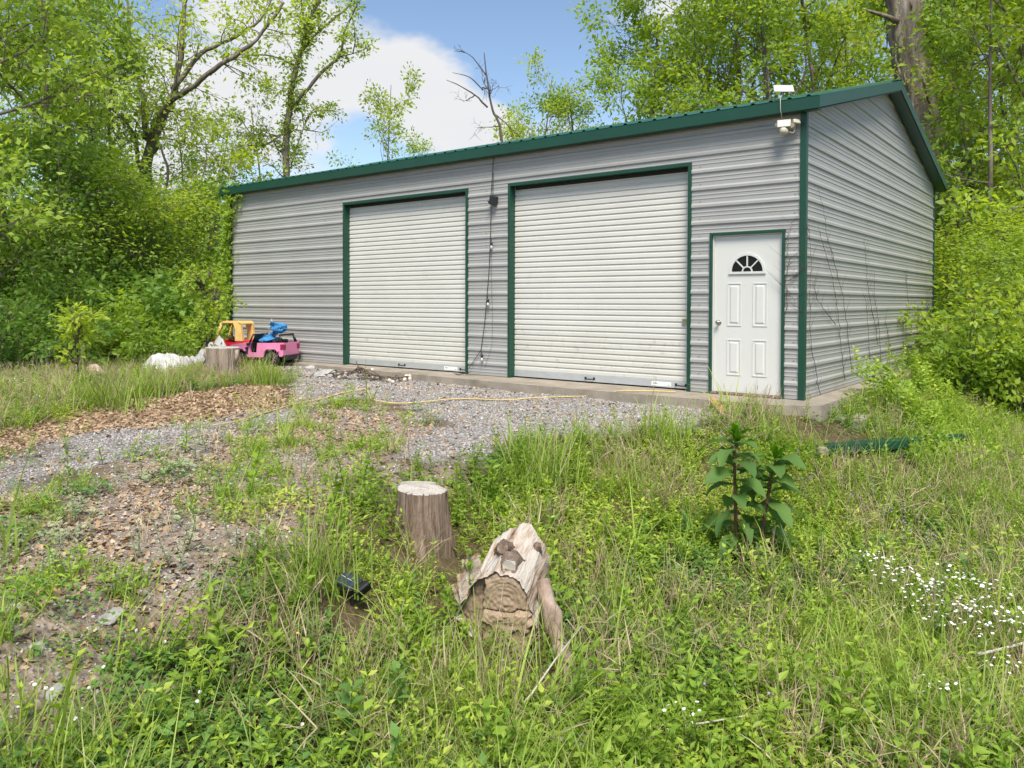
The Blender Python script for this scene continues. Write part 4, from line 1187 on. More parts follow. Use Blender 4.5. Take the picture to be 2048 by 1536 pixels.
TREE_MESHES = {}
def tree_meshes(kind):
    if kind in TREE_MESHES: return TREE_MESHES[kind]
    K = {
     # seed, height, crown base, limb length, trunk radius, limbs, kids, leaves per twig, leaf, material, spread
     'broad_a': (101, 13.5, 2.6, 4.2, .20, 15, (6, 5), 17, .20, 'leaf_bright', .20),
     'broad_b': (102, 12.0, 2.2, 3.8, .17, 15, (6, 5), 17, .19, 'leaf_mid', .20),
     'broad_c': (103, 14.5, 3.0, 4.4, .22, 15, (6, 5), 17, .21, 'leaf_bright', .22),
     'broad_d': (104, 11.0, 1.5, 3.4, .14, 15, (6, 5), 17, .165, 'leaf_mid', .20),
     'airy_a': (105, 9.8, 3.2, 2.4, .09, 11, (5, 4), 9, .15, 'leaf_pale', .14),
     'airy_b': (106, 8.6, 2.6, 2.0, .07, 10, (5, 4), 9, .14, 'leaf_pale', .13),
     'pole_a': (111, 12.0, 3.4, 2.0, .085, 12, (5, 4), 15, .14, 'leaf_bright', .22),
     'pole_b': (112, 10.5, 3.0, 1.8, .075, 12, (5, 4), 15, .13, 'leaf_mid', .22),
     'under_a': (107, 5.6, .7, 2.3, .07, 15, (6, 4), 16, .12, 'leaf_dark', .26),  # dark leaf colour paints in deeper shade low in the left wood
     'under_b': (108, 4.6, .5, 2.0, .06, 15, (6, 4), 16, .115, 'leaf_mid', .25),
     'under_c': (109, 6.4, .8, 2.5, .08, 15, (6, 4), 16, .13, 'leaf_bright', .28),
    }[kind]
    seed, H, cb, ll, tr, nl, kids, per, leaf, mat, spread = K
    g = Grower(seed); r = g.r
    trunk = wander(r, (0, 0, -.3), (r.normal() * .04, r.normal() * .04, 1), H + .3, 9, .045, .02)
    n = len(trunk)
    g.wood.tube(trunk, [tr * (1.25 if i == 0 else 1) * (1 - .85 * i / (n - 1)) for i in range(n)], 10, cap=False)
    spec = dict(levels=2, kids=[kids[0], kids[1]], crook=.17, ang=(25, 65), ratio=(.35, .6), lo=.2, up=.015)
    for i in range(nl):
        f = (cb + (H - cb) * (i + r.rand()) / nl) / H
        p, d = along(trunk, min(f * .97, .97))
        sh = math.sin(math.pi * min(max((f * H - cb) / (H - cb), .08) ** .7, 1) * .92) * .75 + .25
        a = i * 2.4 + r.normal() * .4
        el = .25 + .7 * (f - .2)
        g.branch(p, Vector((math.cos(a), math.sin(a), el)), ll * sh * r.uniform(.75, 1.15), tr * .42 * (1.15 - f), 0, spec, up=.02)
    TREE_MESHES[kind] = (g.wood.mesh('trunk', M['bark']), g.leaves('crown', per, leaf, M[mat], spread))
    return TREE_MESHES[kind]
def plant_tree(name, kind, x, y, rz, scale, label, group=None, cat='tree'):
    w, c = tree_meshes(kind)
    t = empty(name, (x, y, gz(x, y)), rz, label, cat, group); t.scale = (scale[0], scale[0], scale[1])
    link('trunk', w, None, t); link('crown', c, None, t)
    return t
# wood behind the garage and beyond its gable
BEHIND = 'leafy trees of the wood behind the garage'
for i, (pos, kind, rz, sc, lab) in enumerate([
    ((-14.719, 15.719), 'under_c', 2.0, (1.0, 1.32), 'small tree at the end of the wood, just right of the dead tree'),
    ((-12.931, 15.844), 'broad_d', 1.0, (.85, .88), 'lowest of the leafy trees, where the open sky meets the wood'),
    ((-10.661, 15.077), 'broad_b', 2.2, (.95, 1.02), 'second leafy tree from the open sky, rising over the roof edge'),
    ((-8.6, 15.415), 'broad_a', .4, (.95, 1.0), 'bright leafy tree standing above the wider roll-up door'),
    ((-7.685, 17.394), 'broad_c', 4.0, (1.0, 1.0), 'tall leafy tree above the gap between roll-up and entry doors'),
    ((-5.734, 16.379), 'broad_b', 5.1, (1.0, 1.12), 'leafy tree directly behind the rooftop solar panel'),
    ((-5.426, 20.42), 'broad_a', 3.0, (1.0, 1.1), 'leafy tree between the solar panel and the thick bare trunk'),
    ((-4.27, 20.686), 'broad_d', .3, (1.0, 1.15), 'leafy tree just left of the thick bare trunk'),
    ((-1.602, 22.764), 'broad_c', 1.7, (.95, 1.0), 'leafy tree just right of the thick bare trunk'),
    ((0.366, 14.793), 'broad_b', 3.6, (.95, 1.0), 'leafy tree beyond the gable, second from the photo edge'),
    ((1.487, 13.132), 'broad_a', 5.5, (1.0, 1.0), 'leafy tree at the right edge beyond the gable'),
    ((-3.255, 27.179), 'broad_a', 2.6, (1.1, 1.1), 'deeper leafy tree seen between the bare trunk and its neighbour'),
    ((-0.634, 27.952), 'broad_c', .9, (1.1, 1.1), 'deeper leafy tree showing sky gaps beyond the gable')]):
    plant_tree('leafy_tree', kind, pos[0], pos[1], rz, sc, lab, BEHIND)
LEFTG = 'leafy trees of the wood beside the drive'
for i, (pos, kind, rz, sc, lab) in enumerate([
    ((-15.636, -3.368), 'broad_d', 1.9, (.95, 1.05), 'dense bright leafy tree at the left photo edge'),
    ((-19.077, -0.978), 'broad_d', 3.3, (.85, 1.12), 'leafy tree second from the left photo edge'),
    ((-20.562, -2.768), 'broad_b', 4.3, (1.0, 1.0), 'darker leafy tree behind the one at the left edge'),
    ((-24.931, 2.7), 'broad_d', .7, (.9, .82), 'lower leafy tree left of the forked tall tree'),
    ((-27.809, 1.726), 'broad_b', 2.7, (1.0, 1.1), 'deep leafy tree seen between the two bright edge trees'),
    ((-24.395, 6.918), 'under_c', 1.2, (1.0, .88), 'small leafy tree touching the garage\'s far corner')]):
    plant_tree('leafy_tree', kind, pos[0], pos[1], rz, sc, lab, LEFTG)
for i, (pos, kind, rz, sc, lab) in enumerate([
    ((-16.025, 7.1), 'airy_b', .5, (.85, .98), 'slim pale-leaved tree against the clouds above the far roll-up door'),
    ((-16.075, 9.595), 'airy_b', 2.4, (.75, .84), 'short pale-leaved tree just peeping over the roof'),
    ((-13.866, 13.849), 'airy_a', 4.4, (.95, 1.0), 'thin airy tree with bare tips against the blue sky'),
    ((-20.353, 6.265), 'airy_a', 1.4, (.9, .85), 'airy tree between the forked tree and the vine-covered tree')]):
    plant_tree('airy_tree', kind, pos[0], pos[1], rz, sc, lab, 'thin trees with young leaves against the sky')
POLES = 'slim pole-like trees within the wood'
for i, (pos, kind, rz, sc, lab) in enumerate([
    ((-18.295, -2.27), 'pole_a', .2, (1, 1), 'slim straight tree nearest the left photo edge'),
    ((-20.195, 0.052), 'pole_b', 1.2, (1, 1), 'slim straight tree left of the slender dark-stemmed one'),
    ((-22.812, 4.349), 'pole_b', 2.2, (1, .8), 'slim straight tree right of the forked tall tree'),
    ((-21.065, 4.443), 'pole_a', 3.2, (.9, .62), 'slim tree close to the garage\'s far corner'),
    ((-0.006, 14.503), 'pole_a', 4.2, (1, 1), 'slim straight tree beyond the gable, closest to the bare trunk'),
    ((0.658, 11.219), 'pole_b', 5.2, (1, 1.05), 'slim straight tree midway between gable and photo edge'),
    ((0.74, 16.351), 'pole_a', 6.0, (1, 1), 'slim straight tree near the right photo edge')]):
    plant_tree('pole_tree', kind, pos[0], pos[1], rz, sc, lab, POLES)
UNDERG = 'understorey trees at the wood edge'
for i, (pos, kind, rz, sc, lab) in enumerate([
    ((-16.592, -2.845), 'under_a', .3, (1, .85), 'dark shady understorey tree at the left edge'),
    ((-17.217, -1.431), 'under_a', 1.3, (1.05, .95), 'dark understorey tree behind the pinkish stone'),
    ((-17.728, 0.072), 'under_b', 2.3, (1.1, 1.0), 'green understorey tree left of the white heap'),
    ((-16.259, 0.582), 'under_c', 3.3, (.95, .72), 'green understorey tree behind the white heap'),
    ((-16.321, 1.801), 'under_a', 4.3, (.9, .82), 'green understorey tree behind the pale stump'),
    ((0.649, 9.311), 'under_c', 5.0, (.85, .5), 'bright understorey tree beyond the gable\'s rear corner'),
    ((1.721, 6.978), 'under_b', 5.9, (.8, .62), 'understorey tree at the right photo edge')]):
    plant_tree('understorey_tree', kind, pos[0], pos[1], rz, sc, lab, UNDERG)

# trees with limbs of their own
def limb_tree(name, base, limbs, label, seed, bark, leaf, per=8, kidn=2.2, kidlen=(.6, 1.5), spread=.12, mat='leaf_mid', bare=False, cat='tree', sides=10, vine=0):
    t = empty(name, base, 0, label, cat); o = Vector(base)
    g = Grower(seed); r = g.r
    spec = dict(levels=1 if not bare else 2, kids=[4, 3], crook=.25, ang=(25, 70), ratio=(.4, .7), lo=.15, up=.02)
    for pts, r0, r1, dens in limbs:
        P = [Vector(p) - o for p in pts]
        fine = []
        m = len(P)
        for i in range(m - 1):
            for k in range(4):
                f = k / 4
                a, b, c, d = P[max(i - 1, 0)], P[i], P[i + 1], P[min(i + 2, m - 1)]
                q = .5 * ((2 * b) + (c - a) * f + (2 * a - 5 * b + 4 * c - d) * f * f + (3 * b - a - 3 * c + d) * f ** 3)
                fine.append(q + Vector(r.normal(size=3)) * r0 * .12)
        fine.append(P[-1])
        n = len(fine)
        g.wood.tube(fine, [.8 * (r0 + (r1 - r0) * i / (n - 1)) * (1 + .07 * r.normal()) for i in range(n)], sides if r0 > .08 else 6, cap=True)
        Ln = sum((fine[i + 1] - fine[i]).length for i in range(n - 1))
        for k in range(int(Ln * kidn * dens)):
            f = r.uniform(.1, 1.0); p, d = along(fine, f)
            g.branch(p, side_dir(r, d, RAD(r.uniform(35, 80))), r.uniform(*kidlen) * (1.1 - .5 * f), .022 * (1.2 - f * .6), 0, spec)
        for k in range(int(Ln * vine)):           # creeper leaves hugging the limb
            p, d = along(fine, r.uniform(0, 1)); s = side_dir(r, d, RAD(80)); g.tw.append((p, p + s * .14))
    link('trunk', g.wood.mesh('trunk', bark), None, t)
    if not bare:
        link('crown', g.leaves('crown', per, leaf, M[mat], spread), None, t)
    return t
Z = 24.0
b = (-20.583, 2.284, 0.672)
limb_tree('forked_tree', (b[0], b[1], gz(b[0], b[1])), [
    ([(-20.602, 2.26, 0.303), (-20.657, 2.272, 2.458), (-20.628, 2.33, 3.843), (-20.626, 2.371, 5.382), (-20.423, 2.556, 6.43), (-20.355, 2.618, 6.799)], .26, .22, .25),
    ([(-20.378, 2.598, 6.691), (-19.733, 2.606, 7.206), (-18.744, 2.88, 7.627), (-17.983, 3.233, 8.193), (-17.292, 3.785, 8.726), (-16.723, 4.251, 9.642), (-16.519, 4.42, 10.012)], .13, .04, 1.0),
    ([(-20.306, 2.656, 6.769), (-20.245, 3.114, 7.962), (-20.097, 3.273, 9.645), (-20.015, 3.365, 10.737), (-19.957, 3.438, 11.828)], .14, .05, 1.0),
    ([(-20.04, 2.887, 7.693), (-19.574, 3.532, 8.836), (-19.179, 4.234, 9.373), (-18.383, 4.871, 10.035), (-18.084, 5.124, 10.822)], .10, .03, .8),
    ([(-20.646, 2.348, 5.074), (-20.648, 2.104, 5.499), (-20.456, 1.892, 6.228), (-20.791, 1.272, 7.055), (-21.231, 0.684, 7.386)], .10, .03, 1.2),
    ([(-20.686, 2.344, 6.152), (-21.062, 2.465, 7.46), (-21.671, 2.418, 9.272), (-21.981, 2.469, 10.769)], .12, .04, 1.2),
    ([(-20.268, 2.618, 4.121), (-19.801, 2.735, 4.434), (-18.981, 2.998, 4.605), (-18.233, 3.204, 4.772), (-17.528, 3.503, 4.89)], .09, .03, .9),
    ([(-20.101, 2.625, 4.293), (-19.92, 2.661, 5.12), (-20.048, 2.575, 5.654), (-20.247, 2.557, 6.056)], .055, .04, .15),
    ([(-20.347, 2.61, 6.23), (-19.429, 2.939, 6.017), (-18.428, 3.327, 5.583)], .03, .012, 1.0)],
    'tall grey tree forking into long limbs, left of the garage', 31, M['bark'], .16, per=13, kidn=2.9, kidlen=(.9, 2.6), spread=.15, mat='leaf_bright')
b = (-20.203, 1.312, 0.692)
limb_tree('slender_tree', (b[0], b[1], gz(b[0], b[1])), [
    ([(-20.163, 1.334, 0.338), (-20.271, 1.338, 3.731), (-20.455, 1.233, 5.205), (-20.542, 1.195, 6.385), (-20.477, 1.276, 7.565), (-20.32, 1.429, 8.746)], .085, .03, 1.0)],
    'slender dark-stemmed tree just left of the forked tall tree', 32, M['bark'], .15, per=10, kidn=3.4, kidlen=(.6, 1.8), mat='leaf_bright')
b = (-17.948, 5.602, 0.662)
limb_tree('vine_tree', (b[0], b[1], gz(b[0], b[1])), [
    ([(-18.019, 5.537, 0.277), (-18.093, 5.612, 5.408), (-18.042, 5.696, 7.172), (-17.909, 5.833, 8.455), (-17.72, 6.004, 9.417), (-17.529, 6.174, 10.22), (-17.313, 6.363, 11.022)], .15, .06, .55),
    ([(-17.648, 6.067, 9.658), (-17.568, 5.892, 10.306), (-17.487, 5.719, 10.942)], .05, .03, .5),
    ([(-17.97, 5.759, 7.412), (-17.544, 5.846, 7.761), (-16.829, 6.168, 8.53), (-16.407, 6.38, 8.91), (-16.27, 6.508, 9.728), (-15.971, 6.76, 10.514)], .09, .03, .5),
    ([(-16.431, 6.36, 8.863), (-15.873, 6.672, 9.005), (-15.506, 6.964, 9.257)], .03, .01, .5),
    ([(-17.792, 5.941, 9.129), (-17.46, 6.475, 9.969), (-16.989, 7.113, 10.693), (-16.792, 7.409, 11.303)], .06, .03, .5),
    ([(-17.977, 5.788, 8.775), (-18.487, 5.398, 9.062), (-19.184, 4.857, 9.092), (-19.753, 4.414, 9.122)], .04, .015, .6),
    ([(-18.011, 5.71, 6.771), (-18.462, 5.09, 6.168), (-18.605, 4.733, 6.442), (-18.961, 4.346, 7.126)], .045, .015, 1.6),
    ([(-17.969, 5.712, 5.568), (-17.511, 6.11, 7.173), (-17.007, 6.506, 7.303)], .03, .01, 1.0)],
    'tall tree with creeper-clad limbs against the clouds', 33, M['bark'], .13, per=8, kidn=2.1, kidlen=(.5, 1.5), spread=.10, mat='leaf_bright', vine=18)
b = (-13.656, 11.478, 0.639)
limb_tree('dead_tree', (b[0], b[1], gz(b[0], b[1])), [
    ([(-13.445, 11.632, 0.224), (-13.879, 11.458, 6.63), (-14.17, 11.263, 7.841), (-14.32, 11.17, 8.793), (-14.431, 11.111, 9.832)], .075, .02, .5),
    ([(-14.308, 11.158, 7.927), (-14.525, 10.745, 8.306), (-14.802, 10.282, 8.558), (-15.1, 9.928, 8.734)], .04, .012, .8),
    ([(-14.44, 11.071, 8.533), (-14.867, 10.876, 8.993), (-15.418, 10.58, 9.195)], .035, .012, .8),
    ([(-14.169, 11.262, 7.754), (-13.822, 11.523, 7.409), (-13.405, 11.834, 6.891)], .035, .015, .5),
    ([(-14.365, 11.142, 9.052), (-14.743, 10.864, 9.657), (-15.061, 10.623, 9.916)], .03, .01, .8)],
    'leafless dead tree standing alone above the garage roof', 34, M['twig'], .1, bare=True, kidn=1.1, kidlen=(.5, 1.2))
# thick bare oak behind the gable
b = (-0.886, 15.085, 0.772)
def oak():
    base = (b[0], b[1], gz(b[0], b[1])); t = empty('bare_oak', base, 0, 'thick shaggy-barked trunk rising bare behind the gable peak', 'tree'); o = Vector(base)
    r = np.random.RandomState(40)
    cl = [Vector(p) - o for p in ((-0.831, 15.109, 0.01), (-0.914, 15.113, 2.69), (-1.094, 15.016, 4.383), (-1.363, 14.849, 6.047), (-1.653, 14.664, 7.627), (-1.805, 14.578, 8.896), (-1.868, 14.562, 10.166), (-1.916, 14.571, 12.0))]
    n, rows = 40, 80
    vs = []
    for i in range(rows):
        f = i / (rows - 1); p, d = along(cl, f)
        rad_ = .46 if f > .45 else .40 + .1 * f
        if f < .12: rad_ += .25 * (1 - f / .12)
        for k in range(n):
            a = 2 * math.pi * k / n
            w = 1 + .05 * math.sin(3 * a + f * 4) + .055 * math.sin(9 * a + 2 * math.sin(f * 9)) + .035 * math.sin(17 * a + 3 * math.sin(f * 14)) + .04 * math.sin(f * 46 + a * 2) * math.sin(a + f * 5) + .018 * r.normal()
            vs.append(p + Vector((math.cos(a), math.sin(a), 0)) * rad_ * w)
    MB_ = MB(); MB_.add(vs, [(i * n + k, i * n + (k + 1) % n, (i + 1) * n + (k + 1) % n, (i + 1) * n + k) for i in range(rows - 1) for k in range(n)], True)
    MB_.build('trunk', M['bark_oak'], t)
    stub = [Vector(p) - o for p in ((-1.929, 14.105, 9.041), (-2.157, 13.676, 9.105), (-2.38, 13.25, 9.14), (-2.495, 13.034, 9.157))]
    MB().tube(stub, [.09, .06, .045, .02], 8).build('broken_branch', M['bark_oak'], t)
    # shaggy strips of bark
    for k in range(70):
        f = r.uniform(.32, .98); p, d = along(cl, f); a = r.uniform(0, 6.283); e = Vector((math.cos(a), math.sin(a), 0))
        q = p + e * .47; L = r.uniform(.25, .7)
        MB().tube([q, q - d * L * .5 + e * r.uniform(.0, .03), q - d * L + e * r.uniform(.01, .07)], [.02, .03, .008], 4).build('bark_strip', M['bark_oak'], t)
    g = Grower(41)
    for k in range(9):
        f = r.uniform(.25, .98); p, d = along(cl, f); a = r.uniform(0, 6.28); e = Vector((math.cos(a), math.sin(a), .2))
        g.branch(p + e * .42, e, r.uniform(.3, .8), .012, 0, dict(levels=1, kids=[3], crook=.3, lo=.2))
    link('sucker_twigs', g.wood.mesh('sucker_twigs', M['twig']), None, t)['kind'] = 'stuff'
    link('crown', g.leaves('crown', 9, .15, M['leaf_bright'], .12), None, t)
oak()
# saplings in front of the wood
b = (-10.713, -1.574, -0.142)
limb_tree('sapling', b, [
    ([(b[0], b[1], b[2] - .1), (-10.141, -1.89, 0.389), (-10.177, -1.906, 0.848), (-10.213, -1.922, 1.306), (-10.173, -1.884, 1.582), (-10.081, -1.809, 1.719)], .022, .008, 1.0),
    ([(-10.199, -1.91, 1.352), (-10.289, -1.974, 1.581), (-10.421, -2.074, 1.718)], .010, .004, 1.0),
    ([(-10.188, -1.908, 1.105), (-9.983, -1.871, 1.26), (-9.877, -1.785, 1.397)], .008, .004, 1.0)],
    'thin young sapling with small pale leaves behind the pale stump', 51, M['twig'], .085, per=11, kidn=9, kidlen=(.2, .5), spread=.05, mat='leaf_pale')
b = (-8.221, -4.995, -0.166)
limb_tree('sapling', (b[0] - .6, b[1] + .3, gz(b[0] - .6, b[1] + .3)), [
    ([(b[0] - .6, b[1] + .3, b[2] - .1), (b[0] - .62, b[1] + .3, b[2] + .5), (b[0] - .66, b[1] + .32, b[2] + 1.0)], .02, .008, 1.0),
    ([(b[0] - .61, b[1] + .3, b[2] + .55), (b[0] - .45, b[1] + .2, b[2] + .9), (b[0] - .35, b[1] + .15, b[2] + 1.05)], .01, .005, 1.0)],
    'bright leafy sapling at the wood edge left of the pinkish stone', 52, M['twig'], .10, per=9, kidn=9, kidlen=(.2, .45), spread=.07, mat='leaf_bright')
def shrub(name, p, h, w, seed, mat, label, leaf=.14, per=16, stems=9):
    t = empty(name, p, 0, label, 'shrub'); g = Grower(seed); r = g.r
    spec = dict(levels=2, kids=[5, 4], crook=.2, ang=(25, 60), ratio=(.35, .6), lo=.25, up=-.01)
    for i in range(stems):
        a = i * 2.4; q = Vector((math.cos(a), math.sin(a), 0)) * r.uniform(.0, .25) * w
        g.branch(q + Vector((0, 0, -.1)), Vector((math.cos(a) * w, math.sin(a) * w, h * 1.3)), h * r.uniform(.7, 1.05), .02, 0, spec, up=-.01)
    link('stems', g.wood.mesh('stems', M['bark']), None, t)
    link('foliage', g.leaves('foliage', per, leaf, M[mat], .10), None, t)
    return t
def at(p): return (p[0], p[1], gz(p[0], p[1]))
shrub('bright_shrub', at((0.903, 6.975)), 2.1, 1.0, 61, 'leaf_bright', 'bright drooping shrub growing beyond the rear of the gable wall', .12, 15, 8)
shrub('bright_shrub', at((1.768, 5.115)), 1.7, .9, 62, 'leaf_bright', 'bright shrub at the right photo edge beside the bank', .115, 15, 8)
shrub('low_shrub', at((1.057, 4.687)), 1.0, .9, 63, 'leaf_mid', 'low green shrub beside the farthest concrete block', .11)
shrub('low_shrub', at((-12.588, -0.995)), 1.0, 1.3, 64, 'leaf_mid', 'low bright bush behind the white heap', .11)
shrub('low_shrub', at((-13.412, -3.79)), 1.5, 1.0, 65, 'leaf_dark', 'dark bush at the left edge below the trees', .12)
shrub('low_shrub', at((-13.935, -1.663)), 1.3, 1.1, 66, 'leaf_mid', 'green bush left of the white heap at the wood edge', .11)

# ------------------------------------------------------------------ scatter with geometry nodes
def proto_collection(name, meshes):
    c = bpy.data.collections.new(name)
    for i, me in enumerate(meshes):
        o = bpy.data.objects.new('%s_%02d' % (name, i), me); c.objects.link(o)
    return c
def scatter(name, meshes, P, R, S, I, label, cat):
    """one stuff object whose pieces stand on the given points"""
    n = len(P)
    me = bpy.data.meshes.new(name); me.vertices.add(n)
    me.vertices.foreach_set('co', np.asarray(P, np.float32).ravel())
    a = me.attributes.new('turn', 'FLOAT_VECTOR', 'POINT'); a.data.foreach_set('vector', np.asarray(R, np.float32).ravel())
    a = me.attributes.new('size', 'FLOAT_VECTOR', 'POINT'); a.data.foreach_set('vector', np.asarray(S, np.float32).ravel())
    a = me.attributes.new('pick', 'INT', 'POINT'); a.data.foreach_set('value', np.asarray(I, np.int32))
    o = bpy.data.objects.new(name, me); COL.objects.link(o)
    ng = bpy.data.node_groups.new(name, 'GeometryNodeTree')
    ng.interface.new_socket('Geometry', in_out='INPUT', socket_type='NodeSocketGeometry')
    ng.interface.new_socket('Geometry', in_out='OUTPUT', socket_type='NodeSocketGeometry')
    N = ng.nodes.new; Lk = ng.links.new
    gi = N('NodeGroupInput'); go = N('NodeGroupOutput'); ip = N('GeometryNodeInstanceOnPoints'); ci = N('GeometryNodeCollectionInfo')
    ci.inputs['Collection'].default_value = proto_collection(name + '_piece', meshes)
    ci.inputs['Separate Children'].default_value = True; ci.inputs['Reset Children'].default_value = True
    ip.inputs['Pick Instance'].default_value = True
    def na(nm, t):
        q = N('GeometryNodeInputNamedAttribute'); q.data_type = t; q.inputs['Name'].default_value = nm
        return [s for s in q.outputs if s.enabled and s.name == 'Attribute'][0]
    Lk(gi.outputs[0], ip.inputs['Points']); Lk(ci.outputs[0], ip.inputs['Instance'])
    Lk(na('pick', 'INT'), ip.inputs['Instance Index']); Lk(na('size', 'FLOAT_VECTOR'), ip.inputs['Scale'])
    er = N('FunctionNodeEulerToRotation'); Lk(na('turn', 'FLOAT_VECTOR'), er.inputs[0]); Lk(er.outputs[0], ip.inputs['Rotation'])
    Lk(ip.outputs[0], go.inputs[0])
    md = o.modifiers.new('scatter', 'NODES'); md.node_group = ng
    return tag(o, label, cat, kind='stuff')
def spray(seed, mat, leaf, L=1.1, per=9):
    g = Grower(seed)
    g.branch((0, 0, 0), (1, 0, .25), L, .012, 0, dict(levels=1, kids=[9], crook=.15, ang=(25, 60), ratio=(.3, .55), lo=.15, up=-.02), up=-.02)
    lm = g.leaves('spray', per, leaf, M[mat], .09)
    return lm
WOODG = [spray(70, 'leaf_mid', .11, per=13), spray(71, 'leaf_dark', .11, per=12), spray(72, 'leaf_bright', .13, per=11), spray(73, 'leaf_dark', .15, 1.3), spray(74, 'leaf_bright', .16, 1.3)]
r = np.random.RandomState(77)
def mass(n, fx):
    """points of a leafy mass under a height profile"""
    out = []
    while len(out) < n:
        q = fx(r.rand(3))
        if q is not None: out.append(q)
    return out
CAM = np.array([3.049, -9.727]); FWD = np.array([-.6142, .7891]); RGT = np.array([.7891, .6142])
def at_depth(t, s):                          # s: sideways per metre of depth
    return CAM + FWD * t + RGT * (s * t)
def left_mass(q):
    t = 17.2 + 17 * q[0] ** 1.3; s = -.74 + .40 * q[1]
    x, y = at_depth(t, s)
    if x > -12.9 and y > -.9: return None
    h = (1.0 + .34 * (t - 17)) * (.7 + .6 * vnoise(np.array([x]), np.array([y]), 2.3, 5)[0])
    h = min(h, 4.6)
    return (x, y, gz(x, y) + h * q[2] ** .8)
def right_mass(q):
    t = 13.2 + 20 * q[0] ** 1.2; s = .535 + .22 * q[1]
    x, y = at_depth(t, s)
    if x < .9 and y < 9.2: return None
    h = (.45 + .34 * (t - 13)) * (.7 + .6 * vnoise(np.array([x]), np.array([y]), 2.3, 6)[0])
    h = min(h, 6.5)
    return (x, y, gz(x, y) + h * q[2] ** .8)
def rear_mass(q):
    t = 27 + 9 * q[0]; s = .13 + .42 * q[1]
    x, y = at_depth(t, s)
    if y < 9.6: return None
    h = 3.2 + 5.5 * (s - .1) / .4
    return (x, y, gz(x, y) + 1.5 + (h - 1.5) * q[2])
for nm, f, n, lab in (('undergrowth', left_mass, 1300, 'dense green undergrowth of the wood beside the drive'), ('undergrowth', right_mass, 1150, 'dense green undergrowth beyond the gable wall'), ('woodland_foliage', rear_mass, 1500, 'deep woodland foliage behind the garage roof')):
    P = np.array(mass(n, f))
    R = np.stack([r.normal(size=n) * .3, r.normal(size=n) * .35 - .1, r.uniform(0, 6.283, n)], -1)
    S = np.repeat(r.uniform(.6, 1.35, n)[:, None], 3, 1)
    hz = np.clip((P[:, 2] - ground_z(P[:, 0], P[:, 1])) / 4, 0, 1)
    I = np.where(r.rand(n) < (.08 if f is left_mass else .22) + .55 * hz, np.array([0, 2, 4])[r.randint(0, 3, n)], np.array([1, 3, 0])[r.randint(0, 3, n)])  # darker sprays low down: shade inside the mass put into leaf colour
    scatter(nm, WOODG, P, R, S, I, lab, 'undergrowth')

# ================================================================== GROUND COVER
M['grass'] = leaf_mat('green_grass', (.165, .265, .042), (.30, .415, .070), .44, cc=(.45, .54, .14))
M['grass_dry'] = leaf_mat('dry_grass', (.34, .27, .16), (.50, .41, .26), .25, cc=(.62, .53, .37))
M['weed'] = leaf_mat('weed_leaf', (.13, .24, .030), (.25, .385, .043), .45, cc=(.38, .50, .085))
M['weed_yel'] = leaf_mat('yellowing_weed_leaf', (.23, .36, .042), (.36, .49, .060), .4, cc=(.50, .56, .10))
M['clover'] = leaf_mat('clover_leaf', (.08, .18, .04), (.15, .28, .06), .38, cc=(.24, .38, .09))
M['silver'] = leaf_mat('silvery_weed_leaf', (.22, .28, .135), (.31, .37, .20), .25, cc=(.42, .47, .30))
M['litter'] = leaf_mat('dead_oak_leaf', (.14, .08, .045), (.38, .265, .16), .12, cc=(.58, .46, .32), rough=.8)
M['petal'] = painted('white_petals', (.82, .82, .80), .6, .04, 20)
M['petal_p'] = painted('lilac_petals', (.42, .33, .52), .6, .15, 20)
M['petal_y'] = painted('yellow_petals', (.75, .52, .03), .6, .1, 20)
def gravel_mat():
    m, nt, b = new_mat('crushed_limestone')
    oi = nt.nodes.new('ShaderNodeObjectInfo')
    o = ramp_node(nt, oi.outputs['Random'], [(0, (.17, .15, .14)), (.45, (.31, .29, .28)), (.8, (.42, .395, .385)), (1, (.55, .53, .515))])
    nt.links.new(o, b.inputs['Base Color']); b.inputs['Roughness'].default_value = .9
    return m
M['gravel'] = gravel_mat()

def leaf5(mb, p, d, n, L, W, tint, droop=.15, fold=.12):
    d = Vector(d).normalized(); s = d.cross(Vector(n)).normalized(); nn = s.cross(d)
    p = Vector(p)
    v = [p, p + d * L * .42 + s * W * .5 + nn * W * fold, p + d * L * .48 - nn * L * droop * .2, p + d * L * .42 - s * W * .5 + nn * W * fold, p + d * L - nn * L * droop]
    mb.add(v, [(0, 2, 1), (0, 3, 2), (1, 2, 4), (2, 3, 4)], False, tint)
def blade(mb, r, p, d, L, W, tint, bend=.5, n=4):
    d = Vector(d).normalized(); s = d.cross(Vector((0, 0, 1)))
    s = s.normalized() if s.length > 1e-3 else Vector((1, 0, 0))
    h = Vector((d.x, d.y, 0)); h = h.normalized() if h.length > 1e-3 else Vector((r.normal(), r.normal(), 0)).normalized()
    vs = []; q = Vector(p); dd = d.copy()
    for i in range(n + 1):
        f = i / n; w = W * (1 - f ** 1.6) * .5 + .0006
        vs += [q + s * w, q - s * w]
        dd = (dd + h * bend / n * (.4 + f * 1.5) - Vector((0, 0, bend * f * f / n * 1.3))).normalized()
        q = q + dd * (L / n)
    mb.add(vs, [(2 * i, 2 * i + 1, 2 * i + 3, 2 * i + 2) for i in range(n)], False, tint)
def rdir(r, el):
    a = r.uniform(0, 6.283); return Vector((math.cos(a) * math.cos(el), math.sin(a) * math.cos(el), math.sin(el)))
def tuft(seed, n, L, W, spread, bend, mat):
    r = np.random.RandomState(seed); mb = MB()
    for i in range(n):
        d = rdir(r, r.uniform(.85, 1.5)); p = Vector((r.normal() * spread, r.normal() * spread, -.01))
        blade(mb, r, p, d, L * r.uniform(.5, 1.1), W * r.uniform(.7, 1.2), r.rand(), bend * r.uniform(.4, 1.6))
    return mb.mesh('tuft', mat, True)
